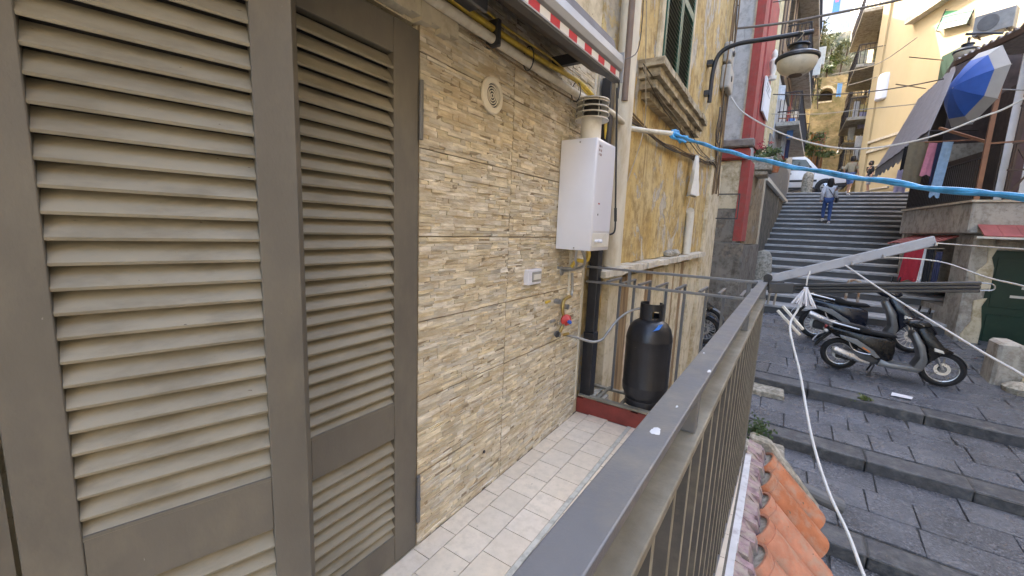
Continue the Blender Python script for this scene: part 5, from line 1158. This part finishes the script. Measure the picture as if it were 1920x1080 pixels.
run('iron_rod', 'thin rod jutting from the cream house', [AY(1705, 107, 22), AY(1768, 113, 24)], .02, DKMETAL, 'rod', 5); run('iron_rod', 'thin crossed rods jutting out above the grey awning', [AY(1680, 158, 20), AY(1735, 166, 22)], .02, DKMETAL, 'rod', 5)
# umbrella
um = thing('garden_umbrella', 'blue and grey garden umbrella tilted on its side on the terrace', 'umbrella', (4.0, 11.9, 3.4))
uc = AY(1829, 166, 11.9); vdir = (uc - Vector(CAM)).normalized(); rgt = vdir.cross(Vector((0, 0, 1))).normalized(); upv = rgt.cross(vdir)
axs = (-rgt * .84 + upv * .20 - vdir * .47).normalized(); RU = .73; nU = 8
ua = axs.orthogonal().normalized(); ub = axs.cross(ua)
def uv_(t, r_): 
    h = .36 * (1 - (r_ / RU) ** 1.7)
    return uc + axs * h + (ua * math.cos(t) + ub * math.sin(t)) * r_
UB = mat('umbrella_blue', (.025, .10, .42), .6, var=.08); UG = mat('umbrella_grey', (.36, .36, .35), .6, var=.05)
for k in range(nU):
    t0 = 2 * math.pi * k / nU + .25; t1 = 2 * math.pi * (k + 1) / nU + .25
    def sec(u, r_):
        a_ = uv_(t0, r_); b_ = uv_(t1, r_); return a_.lerp(b_, u) - axs * (.0) + ((a_.lerp(b_, u) - uc).normalized() * 0)
    MB().grid(lambda u, v: sec(u, .02 + v * RU * .76), 4, 8).build('blue_panel', UB, um, smooth=True, solid=.004)
    MB().grid(lambda u, v: sec(u, RU * (.782 + .218 * v)), 4, 3).build('grey_border', UG, um, smooth=True, solid=.004)
    MB().tube([uv_(t0, r_) - axs * .012 for r_ in np.linspace(.03, RU, 7)], .005, 5).build('rib', GALV, um)
MB().tube([uc + axs * .36, uc - axs * 1.1], .012, 8).build('pole', GALV, um)
pr = MB()
pc = uv_(.25 + 2 * math.pi * 5.5 / 8, RU * .9); 
# second lamp
lamp('black street lamp with milky bowl half hidden behind the blue umbrella', (5.2, 14, 5.5), [AY(1880, 62, 14.4), AY(1845, 62, 14.2), AY(1812, 64, 14)], AY(1812, 100, 14), .21)
# ruined wall block in front of the green door
rw = thing('ruined_wall', 'broken plastered wall stub in front of the dark green door', 'wall', (5, 9.6, -.9))
q = G(1850, 715); s_ = MB()
pts = [(q.x, .0), (q.x + .02, .78), (q.x + .25, .80), (q.x + .34, .70), (q.x + .55, .74), (q.x + .9, .72), (q.x + 1.6, .70), (q.x + 1.6, 0)]
MB().prism([(u, v + q.z - .1) for u, v in pts], lambda u, v, d: (u, d, v), q.y - .12, q.y + .35).build('masonry', CONC, rw, bevel=.04)
MB().prism([(q.x + .30, q.z + .05), (q.x + .36, q.z + .6), (q.x + 1.55, q.z + .6), (q.x + 1.55, q.z + .02)], lambda u, v, d: (u, d, v), q.y - .16, q.y - .121).build('plaster_skin', CREAMW, rw, bevel=.015)
for k in range(3): MB().lathe([(.05, -.02), (.16, 0), (.19, .1), (.1, .17), (.01, .19)], (q.x + .25 + .28 * k, q.y - .3 - .06 * k, gz(q.x, q.y - .3) - .02), n=9).build('fallen_stone', MORTAR2, rw)
# neighbouring houses along the street outside the view
nb_ = thing('opposite_house', 'plain grey rendered house facing the balcony across the street', 'house', (8, 0, -2))
MB().box((6.6, -14, -3), (14, 11.2, 8.5)).build('wall', mat('opposite_render', (.56, .46, .31), .9, var=.1, scale=2, bump=.004, bscale=30), nb_)
# ================================================================ scooters
SBLK = mat('scooter_black', (.006, .006, .007), .28, var=.2, spec=.3, coat=.05, local=True)
SGRY = mat('scooter_grey', (.16, .165, .17), .35, metal=.4, var=.1, local=True)
SSIL = mat('scooter_silver', (.50, .50, .50), .3, metal=.7, var=.08, local=True)
SEAT = mat('scooter_seat', (.008, .008, .009), .6, var=.2, spec=.25, bump=.001, bscale=90, local=True)
TYRE = mat('tyre', (.014, .014, .015), .75, var=.2, bump=.002, bscale=90, local=True)
LENS = mat('clear_lens', (.55, .55, .52), .15, var=.05, coat=.5, local=True)
TAIL = mat('tail_lens', (.30, .02, .015), .2, local=True)
PLATE = mat('plate_white', (.52, .54, .60), .45, local=True)
SBLU = mat('scooter_blue_black', (.007, .010, .02), .22, var=.2, spec=.35, coat=.15, local=True)
def scooter(label, loc, rz, tilt, variant=0, detail=True):
    t = thing('motor_scooter', label, 'scooter', loc, 'parked scooters', local=True); t.rotation_euler = (tilt[1], tilt[0], rz)
    body = (SBLK, SBLU, SGRY)[variant]; R_ = .29; WB = 1.36
    def pz(name, poly, hw, m, par=t, y0=None, bev=.025, seg=2):
        a, b_ = (-hw, hw) if y0 is None else y0
        return MB().prism(poly, lambda u, v, d: (u, d, v), a, b_).build(name, m, par, bevel=bev, seg=seg, smooth=True)
    def wheel(cx_, R2, ns):
        w_ = MB(); n_ = 30; k_ = 8; tr = .052
        for i in range(n_):
            a = 2 * math.pi * i / n_
            for j in range(k_):
                b_ = 2 * math.pi * j / k_; r_ = R2 - tr + tr * math.cos(b_); w_.v.append((cx_ + r_ * math.cos(a), tr * 1.05 * math.sin(b_), R2 + r_ * math.sin(a)))
        for i in range(n_):
            for j in range(k_): w_.f.append((i * k_ + j, ((i + 1) % n_) * k_ + j, ((i + 1) % n_) * k_ + (j + 1) % k_, i * k_ + (j + 1) % k_))
        wo = w_.build('wheel', TYRE, t, smooth=True); wo['_local'] = 1
        MB().lathe([(R2 - .098, -.035), (R2 - .078, -.04), (R2 - .078, .04), (R2 - .098, .035), (R2 - .104, 0)], (cx_, 0, R2), (0, 1, 0), n=28, ring=True).build('rim', SSIL, wo, smooth=True)
        sp = MB()
        for i in range(ns):
            a = 2 * math.pi * i / ns + .2; d = Vector((math.cos(a), 0, math.sin(a))); c = Vector((cx_, 0, R2))
            sp.bar(c + d * .04, c + d * (R2 - .09), .024 if ns < 9 else .009, .02, up=(0, 1, 0))
        sp.build('spokes', SSIL if ns > 9 else SGRY, wo)
        MB().lathe([(.045, -.06), (.05, -.03), (.05, .03), (.045, .06)], (cx_, 0, R2), (0, 1, 0), n=16).build('hub', SGRY, wo)
        MB().lathe([(.06, -.045), (.105, -.045), (.105, -.041), (.06, -.041)], (cx_, 0, R2), (0, 1, 0), n=24, ring=True).build('brake_disc', SSIL, wo)
    wheel(0, R_, 6 if variant == 0 else 18); wheel(WB, R_ + .012, 5 if variant == 0 else 18)
    pz('rear_body', [(-.26, .735), (-.10, .62), (.06, .575), (.22, .47), (.40, .36), (.62, .29), (.72, .33), (.74, .50), (.72, .66), (.60, .70), (.30, .715), (.0, .76), (-.22, .80)], .155, body)
    pz('seat', [(-.17, .80), (.06, .775), (.30, .725), (.60, .71), (.72, .72), (.755, .75), (.70, .785), (.56, .79), (.40, .80), (.30, .85), (.14, .875), (-.12, .87)], .135, SEAT, bev=.04, seg=3)
    pz('side_panel', [(-.05, .66), (.20, .62), (.46, .46), (.56, .34), (.50, .33), (.20, .52), (-.02, .60)], .0, SGRY, y0=(-.178, -.15), bev=.008, seg=1); pz('side_panel', [(-.05, .66), (.20, .62), (.46, .46), (.56, .34), (.50, .33), (.20, .52), (-.02, .60)], .0, SGRY, y0=(.15, .178), bev=.008, seg=1)
    pz('floorboard', [(.52, .20), (1.06, .19), (1.12, .26), (1.02, .285), (.70, .285), (.56, .33)], .175, SGRY if variant == 0 else body, bev=.02)
    pz('leg_shield', [(.98, .27), (1.11, .25), (1.155, .42), (1.09, .66), (.97, .88), (.93, .89), (.90, .84), (1.0, .62), (1.05, .45)], .19, SGRY, bev=.03)
    pz('front_apron', [(1.12, .30), (1.20, .42), (1.30, .54), (1.43, .60), (1.44, .625), (1.33, .68), (1.20, .84), (1.06, .97), (.97, .95), (.99, .88), (1.12, .66), (1.165, .42)], .165, body, bev=.03)
    pz('apron_nose', [(1.24, .62), (1.40, .60), (1.34, .67), (1.22, .80)], .05, body, bev=.02)
    for s_ in (-1, 1):
        pz('indicator', [(1.20, .60), (1.33, .58), (1.31, .63), (1.20, .66)], 0, LENS, y0=tuple(sorted((s_ * .155, s_ * .185))), bev=.008, seg=1)
        MB().tube([(1.10, s_ * .075, .86), (WB, s_ * .085, R_ + .012)], .019, 8).build('fork_leg', SSIL, t, smooth=True)
    fen = MB(); n_ = 14
    for i in range(n_ + 1):
        a = math.radians(15 + 150 * i / n_); r_ = R_ + .03
        for y_ in (-.065, -.05, .05, .065): fen.v.append((WB + (r_ - (.02 if abs(y_) > .06 else 0)) * math.cos(a), y_, R_ + .012 + (r_ - (.02 if abs(y_) > .06 else 0)) * math.sin(a)))
    for i in range(n_):
        for j in range(3): fen.f.append((i * 4 + j, i * 4 + j + 1, (i + 1) * 4 + j + 1, (i + 1) * 4 + j))
    fen.build('front_fender', SGRY if variant == 0 else body, t, smooth=True, solid=.006)
    hb = pz('handlebar_cover', [(.80, 1.00), (.90, .945), (1.08, .95), (1.16, 1.00), (1.10, 1.075), (.96, 1.09), (.84, 1.06)], .15, body, bev=.035, seg=3); hb['_local'] = 1
    for s_ in (-1, 1):
        MB().tube([(.95, s_ * .13, 1.02), (.90, s_ * .33, 1.045)], .017, 8).build('grip', RUBBER, hb); MB().tube([(.98, s_ * .2, 1.03), (1.0, s_ * .34, 1.02)], .006, 6).build('brake_lever', SSIL, hb)
        m0 = Vector((.96, s_ * .19, 1.05)); m1 = Vector((1.03, s_ * .33, 1.27)); MB().tube([m0, m0.lerp(m1, .6) + Vector((.02, 0, 0)), m1], .006, 6).build('mirror_stem', RUBBER, hb)
        MB().lathe([(.01, -.018), (.055, -.012), (.06, .0), (.055, .004)], m1, (-1, 0, .12), n=18).build('mirror', SBLK, hb, smooth=True)
    pz('headlight', [(1.10, .975), (1.155, .985), (1.13, 1.03), (1.08, 1.05)], .08, LENS, bev=.01)
    gr = MB()
    for s_ in (-1, 1): gr.tube(smooth_pts([(.22, s_ * .15, .80), (.0, s_ * .155, .84), (-.18, s_ * .14, .87), (-.27, s_ * .06, .885)], 4), .015, 8)
    gr.tube([(-.27, -.06, .885), (-.285, 0, .887), (-.27, .06, .885)], .015, 8); gr.build('grab_rail', SSIL, t, smooth=True)
    pz('tail_light', [(-.285, .745), (-.25, .735), (-.22, .785), (-.26, .80)], .09, TAIL, bev=.008)
    for s_ in (-1, 1): MB().lathe([(.01, 0), (.035, .01), (.03, .05), (.01, .06)], (-.24, s_ * .12, .70), (-.5, s_, 0), n=10).build('rear_indicator', LENS, t)
    pz('rear_mudguard', [(-.20, .66), (-.14, .67), (-.28, .50), (-.37, .36), (-.40, .37), (-.33, .52)], .07, SBLK, bev=.006, seg=1)
    MB().add([(-.345, y_, .63) for y_ in (-.09, .09)] + [(-.43, y_, .47) for y_ in (.09, -.09)], [(0, 1, 2, 3)]).build('number_plate', PLATE, t, solid=.006)
    pz('engine', [(-.06, .22), (.10, .20), (.48, .19), (.58, .27), (.40, .38), (.10, .40), (-.05, .36)], .12, mat('engine_grey', (.05, .05, .05), .5, var=.3, local=True), bev=.02)
    if variant == 1: MB().tube([(.34, -.19, .31), (.22, -.195, .36), (-.14, -.20, .50)], [.03, .058, .062], 14).build('muffler', SSIL, t, smooth=True)
    else: MB().tube([(.42, -.17, .22), (.28, -.185, .245), (.16, -.19, .30), (-.10, -.19, .385), (-.13, -.19, .395)], [.02, .035, .062, .07, .045], 14).build('muffler', SSIL, t, smooth=True)
    MB().tube(smooth_pts([(.10, -.165, .56), (.17, -.175, .43), (.30, -.175, .385), (.42, -.17, .38)], 4), .011, 6).build('trim_tube', SSIL, t, smooth=True)
    for s_ in (-1, 1): MB().tube([(.50, s_ * .10, .20), (.44, s_ * .17, .015)], .014, 6).build('stand_leg', RUBBER, t)
    MB().bar((.46, -.17, .02), (.40, -.20, .008), .03, .014).build('stand_foot', RUBBER, t)
    if variant == 0: pz('orange_reflector', [(.30, .50), (.42, .43), (.40, .415), (.29, .48)], 0, mat('orange_lens', (.6, .16, .02), .3, local=True), y0=(-.186, -.178), bev=0)
    return t
def place_scooter(label, rpx, fpx, variant):
    r_, f_ = G(*rpx), G(*fpx); d = f_ - r_; L_ = math.hypot(d.x, d.y); rz = math.atan2(d.y, d.x)
    pitch = -math.atan2(d.z, L_); s_ = L_ / 1.36
    t = scooter(label, r_, rz, (pitch, math.radians(-3)), variant); t.scale = (s_, s_, s_); print(label, r_, f_, s_); return t
place_scooter('black scooter with silver leg shield parked nearest the street kerb', (1569, 690), (1759, 724), 0)
place_scooter('blue black scooter with many spoked wheels parked behind the other', (1526, 634), (1703, 661), 1)
for k, (px_, py_, y_, lb_) in enumerate(((1330, 577, 9.75, 'scooter with only its wheel showing past the end of the ochre house'), (1321, 610, 9.15, 'low scooter tucked behind the cream pilaster'))):
    c = AY(px_, py_, y_); t = scooter(lb_, (c.x - 1.36, y_, gz(0, y_)), math.radians(2), (0, 0), (0, 1)[k])

# ================================================================ small street things
rh = thing('rusty_hoop', 'rusty white iron hoop barrier at the foot of the stairs', 'barrier', G(1590, 600))
p = G(1578, 607); q = G(1600, 610)
RUST = mat('rusty_iron', (.30, .14, .05), .8, var=.4, scale=18, dirt=(.50, .47, .40), dscale=14, damt=.47)
hz = AY(1589, 524, p.y).z
MB().tube(smooth_pts([(p.x, p.y, p.z - .05), (p.x, p.y, hz - .12), (p.x + .04, p.y, hz - .03), ((p.x + q.x) / 2, p.y, hz), (q.x - .04, p.y, hz - .03), (q.x, p.y, hz - .12), (q.x, p.y, p.z - .05)], 5), .026, 8).build('hoop', RUST, rh, smooth=True)
pc = G(1622, 592); bg_ = MB().grid(lambda u, v: (pc.x - .16 + .32 * u + .02 * math.sin(9 * v), pc.y + .02 * math.sin(6 * u), pc.z + .16 + .12 * v + .03 * math.sin(14 * u + 3 * v)), 12, 6)
tag(MB().lathe([(.05, 0), (.16, .02), (.19, .09), (.15, .17), (.10, .20), (.12, .27), (.04, .25)], pc, n=11).build('plastic_bag', mat('blue_bag', (.10, .28, .62), .35, var=.2, bump=.01, bscale=20), smooth=True), 'small crumpled blue plastic bag lying near the rusty hoop', 'bag')
lt = G(1690, 744); tag(MB().add([(lt.x - .13, lt.y - .06, lt.z + .012), (lt.x + .10, lt.y - .08, lt.z + .014), (lt.x + .14, lt.y + .05, lt.z + .02), (lt.x - .1, lt.y + .06, lt.z + .03)], [(0, 1, 2, 3)]).build('paper_scrap', WHITEP, solid=.002), 'scrap of white paper lying on the paving above the upper kerb', 'litter')
gp = G(1612, 748); t = thing('weed', 'small green weed growing out of the upper kerb', 'weed', gp)
foliage('leaves', LEAF, t, gp + Vector((0, 0, .03)), (.14, .08, .05), 120, .025, 31)
gp = G(1905, 728); t = thing('weed', 'green weed growing at the foot of the broken wall stub', 'weed', gp)
foliage('leaves', LEAF, t, gp + Vector((0, -.1, .05)), (.2, .1, .1), 200, .035, 32)
bo_ = AY(1514, 340, 26.0)
tag(MB().lathe([(.24, 0), (.235, .75), (.20, .93), (.10, 1.02), (.01, 1.04)], (bo_.x, 25.75, LZ), n=18).build('bollard', MORTAR2, smooth=True), 'grey stone bollard with rounded top in front of the white van', 'bollard')

# ================================================================ van at the top of the stairs
van = thing('parked_van', 'white compact passenger van parked across the top of the stairs', 'van', (1.6, 27.6, LZ), local=True)
VW = mat('van_white', (.70, .71, .73), .25, var=.03, coat=.5, local=True); VB = mat('van_black', (.02, .02, .022), .5, local=True)
xfr = AY(1587, 330, 27.0).x; van.location = (xfr - 4.1 * 1.1, 26.6, LZ); van.scale = (1.1, 1.1, 1.12); HWV = .82
def vp(name, poly, m, y0, y1, bev=.0, par=van, seg=1): return MB().prism(poly, lambda u, v, d: (u, d, v), y0, y1).build(name, m, par, bevel=bev, seg=seg, smooth=True)
body_ = [(.02, .32), (.35, .26), (3.85, .26), (4.08, .36), (4.10, .62), (4.02, .84), (3.75, .98), (3.05, 1.10), (2.62, 1.58), (2.42, 1.74), (2.0, 1.82), (.4, 1.83), (.12, 1.74), (.02, 1.1)]
vp('body', body_, VW, 0, 2 * HWV, .06, seg=2)
for name, poly in (('front_window', [(1.75, 1.12), (2.82, 1.12), (2.48, 1.58), (1.75, 1.64)]), ('rear_window', [(.25, 1.14), (1.64, 1.14), (1.64, 1.64), (.30, 1.64)])): vp(name, poly, GLASSD, -.012, .012)
vp('windscreen', [(2.92, 1.16), (3.02, 1.14), (2.60, 1.62), (2.48, 1.70)], GLASSD, .12, 2 * HWV - .12)
vp('side_strip', [(.06, .58), (3.0, .58), (3.0, .67), (.06, .67)], VB, -.022, .01); vp('sill', [(.9, .25), (2.95, .25), (2.95, .33), (.9, .33)], VB, -.018, .02); vp('front_bumper', [(3.7, .28), (4.12, .34), (4.14, .52), (3.72, .50)], VB, -.015, 2 * HWV + .015, .02)
vp('door_gap', [(1.675, .36), (1.69, .36), (1.69, 1.72), (1.675, 1.72)], VB, -.004, .01); vp('door_gap', [(2.86, .5), (2.875, .5), (2.875, 1.06), (2.86, 1.06)], VB, -.004, .01)
vp('door_handle', [(1.78, .93), (1.98, .93), (1.98, .98), (1.78, .98)], VB, -.03, .0); vp('door_handle', [(1.4, .93), (1.6, .93), (1.6, .98), (1.4, .98)], VB, -.03, .0)
vp('mirror', [(2.60, 1.08), (2.74, 1.10), (2.72, 1.28), (2.60, 1.28)], VB, -.18, -.01, .02); vp('headlight', [(3.72, .80), (4.04, .70), (4.06, .84), (3.76, .97)], LENS, -.006, .2, .01)
for x_ in (.75, 3.35):
    for y_ in (-.02, 2 * HWV - .18):
        wo = MB().lathe([(.18, 0), (.30, .005), (.315, .03), (.315, .17), (.30, .195), (.18, .2)], (x_, y_, .315), (0, 1, 0), n=26).build('wheel', TYRE, van, smooth=True); wo['_local'] = 1
        MB().lathe([(.02, -.014), (.17, -.012), (.195, .004), (.185, .02)], (x_, y_, .315), (0, 1, 0), n=20).build('rim', SSIL if x_ > 1 else SGRY, wo, smooth=True)
        for k in range(6):
            a = k * math.pi / 3; MB().bar((x_ + .06 * math.cos(a), y_ - .016, .315 + .06 * math.sin(a)), (x_ + .16 * math.cos(a), y_ - .014, .315 + .16 * math.sin(a)), .035, .01, up=(0, 1, 0)).build('rim_slot', VB, wo)
    vp('wheel_arch', [(x_ + .40 * math.cos(t), .315 + .40 * math.sin(t)) for t in np.linspace(-.15, math.pi + .15, 14)], VB, -.006, .01)

# ================================================================ people on the stairs
SKIN = mat('skin', (.42, .24, .16), .6, var=.05, local=True); HAIRM = mat('dark_hair', (.02, .014, .011), .55, local=True)
def skin_mesh(name, nodes, edges, m, parent, sub=2):
    me = bpy.data.meshes.new(name); me.from_pydata([n_[0] for n_ in nodes], edges, []); me.materials.append(m)
    o = bpy.data.objects.new(name, me); COL.objects.link(o); o.parent = parent
    md = o.modifiers.new('skin', 'SKIN'); md.use_smooth_shade = True
    for v, n_ in zip(me.skin_vertices[0].data, nodes): v.radius = n_[1] if isinstance(n_[1], tuple) else (n_[1], n_[1])
    me.skin_vertices[0].data[0].use_root = True
    s_ = o.modifiers.new('sub', 'SUBSURF'); s_.levels = sub; s_.render_levels = sub
    return o
def person(label, loc, rz, top, legs, topcol, legcol, stride=.16, longhair=True, bag=False, bare_legs=False, scale=1.0, shoes=(.55, .55, .55), lean=.05, armswing=.12):
    """x forward, y left"""
    t = thing('person', label, 'person', loc, local=True, rz=rz); t.scale = (scale,) * 3; s = stride
    J = dict(pel=(0, 0, .93), wai=(.01 + lean * .3, 0, 1.08), che=(lean * .7, 0, 1.27), nek=(lean, 0, 1.44), hb=(lean + .01, 0, 1.52), hd=(lean + .03, 0, 1.60), ht=(lean + .02, 0, 1.67),
             hl=(0, .085, .90), kl=(s * .8 + .05, .09, .50), al=(s * .7, .09, .09 + .12), tl=(s * .7 + .13, .095, .03 + .12), hr=(0, -.085, .90), kr=(-s * .25 + .03, -.09, .49), ar=(-s, -.09, .09), tr=(-s + .14, -.095, .03),
             sl=(lean, .165, 1.38), el=(-armswing + lean - .02, .22, 1.12), wl=(-armswing * .6 + lean + .06, .23, .90), fl=(-armswing * .6 + lean + .10, .225, .82), sr=(lean, -.165, 1.38), er=(armswing * .5 + lean - .05, -.22, 1.12), wr=(armswing + lean + .04, -.22, .91), fr=(armswing + lean + .07, -.215, .83))
    names = list(J); E_ = [('pel', 'wai'), ('wai', 'che'), ('che', 'nek'), ('nek', 'hb'), ('hb', 'hd'), ('hd', 'ht'), ('pel', 'hl'), ('hl', 'kl'), ('kl', 'al'), ('al', 'tl'), ('pel', 'hr'), ('hr', 'kr'), ('kr', 'ar'), ('ar', 'tr'),
          ('che', 'sl'), ('sl', 'el'), ('el', 'wl'), ('wl', 'fl'), ('che', 'sr'), ('sr', 'er'), ('er', 'wr'), ('wr', 'fr')]
    Rr = dict(pel=.10, wai=.095, che=.11, nek=.048, hb=.06, hd=.082, ht=.07, hl=.075, kl=.052, al=.036, tl=.035, hr=.075, kr=.052, ar=.036, tr=.035, sl=.05, el=.036, wl=.028, fl=.03, sr=.05, er=.036, wr=.028, fr=.03)
    skin_mesh('body', [(J[n_], Rr[n_]) for n_ in names], [(names.index(a), names.index(b_)) for a, b_ in E_], SKIN, t)
    def sub(name, ns, es, m, extra): return skin_mesh(name, [(J[n_], Rr[n_] + extra) for n_ in ns], [(ns.index(a), ns.index(b_)) for a, b_ in es], m, t)
    ns = ['che', 'wai', 'pel', 'sl', 'el', 'sr', 'er', 'wl', 'wr'] if not bare_legs else ['che', 'wai', 'pel', 'sl', 'el', 'sr', 'er']
    es = [('che', 'wai'), ('wai', 'pel'), ('che', 'sl'), ('sl', 'el'), ('che', 'sr'), ('sr', 'er')] + ([('el', 'wl'), ('er', 'wr')] if not bare_legs else [])
    sub('shirt' if bare_legs else 'sweater', ns, es, topcol, .028)
    if bare_legs: sub('shorts', ['pel', 'hl', 'kl', 'hr', 'kr'], [('pel', 'hl'), ('hl', 'kl'), ('pel', 'hr'), ('hr', 'kr')], legcol, .026)
    else: sub('trousers', ['pel', 'hl', 'kl', 'al', 'hr', 'kr', 'ar'], [('pel', 'hl'), ('hl', 'kl'), ('kl', 'al'), ('pel', 'hr'), ('hr', 'kr'), ('kr', 'ar')], legcol, .018)
    SH = mat('shoe_%d' % int(shoes[0] * 100), shoes, .6, local=True)
    for a, b_ in (('al', 'tl'), ('ar', 'tr')):
        p, q = Vector(J[a]), Vector(J[b_]); MB().tube([p + Vector((-.05, 0, -.04)), p + Vector((0, 0, -.035)), q + Vector((0, 0, -.005)), q + Vector((.05, 0, -.008))], [.035, .05, .048, .02], 8).build('shoe', SH, t, smooth=True)
    hd = Vector(J['hd'])
    hp = [(.02, .13), (.07, .12), (.098, .07), (.108, .0), (.105, -.06)] + ([(.10, -.12), (.10, -.2), (.075, -.25), (.02, -.27)] if longhair else [(.085, -.10), (.03, -.12)])
    MB().lathe([(r_, -z_) for r_, z_ in hp], hd + Vector((-.035, 0, .0)), (.08, 0, -1), n=14).build('hair', HAIRM, t, smooth=True)
    for s_ in (-1, 1): MB().lathe([(.004, -.008), (.02, 0), (.004, .008)], hd + Vector((.02, s_ * .098, -.01)), (0, 1, 0), n=8).build('ear', SKIN, t)
    MB().lathe([(.016, 0), (.01, .02), (.003, .03)], hd + Vector((.08, 0, -.01)), (1, 0, -.2), n=8).build('nose', SKIN, t)
    if bag:
        MB().tube([(lean + .03, .13, 1.45), (-.10, 0, 1.25), (-.10, -.14, 1.02), (-.05, -.20, .95)], .012, 6).build('bag_strap', VB, t); MB().box((-.12, -.30, .80), (.12, -.21, 1.0)).build('shoulder_bag', VB, t, bevel=.03)
    return t
def stair_z(y): return STZ0 + (math.floor((y - STY0) / TRD) + 1) * RIS
# woman in the pale sweater climbing the stairs
def on_step(px, py):
    d = ray(px, py); t = 5.0
    while t < 60:
        p = CAM + d * t / FPX
        if p[1] > STY0 and p[2] < stair_z(p[1]): return Vector((p[0], p[1] + .15, stair_z(p[1] + .15) if p[1] < LY else LZ))
        t += .02
    return Vector(CAM + d * 20 / FPX)
w0 = on_step(1547, 421); print('woman', w0)
person('woman in a pale grey sweater and blue jeans climbing the stairs with a shoulder bag', w0, math.radians(93), 0, 0, cloth((.56, .55, .56), 'sweater'), cloth((.045, .085, .22), 'jeans'), stride=.14, bag=True, scale=1.0)
m0 = on_step(1588, 372); print('man', m0)
person('man in a beige shirt and blue shorts near the top of the stairs', m0, math.radians(60), 0, 0, cloth((.34, .29, .19), 'beige'), cloth((.10, .16, .36), 'shorts'), stride=.18, longhair=False, bare_legs=True, scale=1.04, shoes=(.6, .6, .6))
p3 = AY(1632, 330, 27.3)
person('person in dark clothes standing by the wall at the top of the stairs', (p3.x, 27.3, LZ), math.radians(200), 0, 0, FAB['black'], FAB['grey'], stride=.05, longhair=False, bare_legs=True, scale=.98, shoes=(.05, .05, .05), armswing=.02)
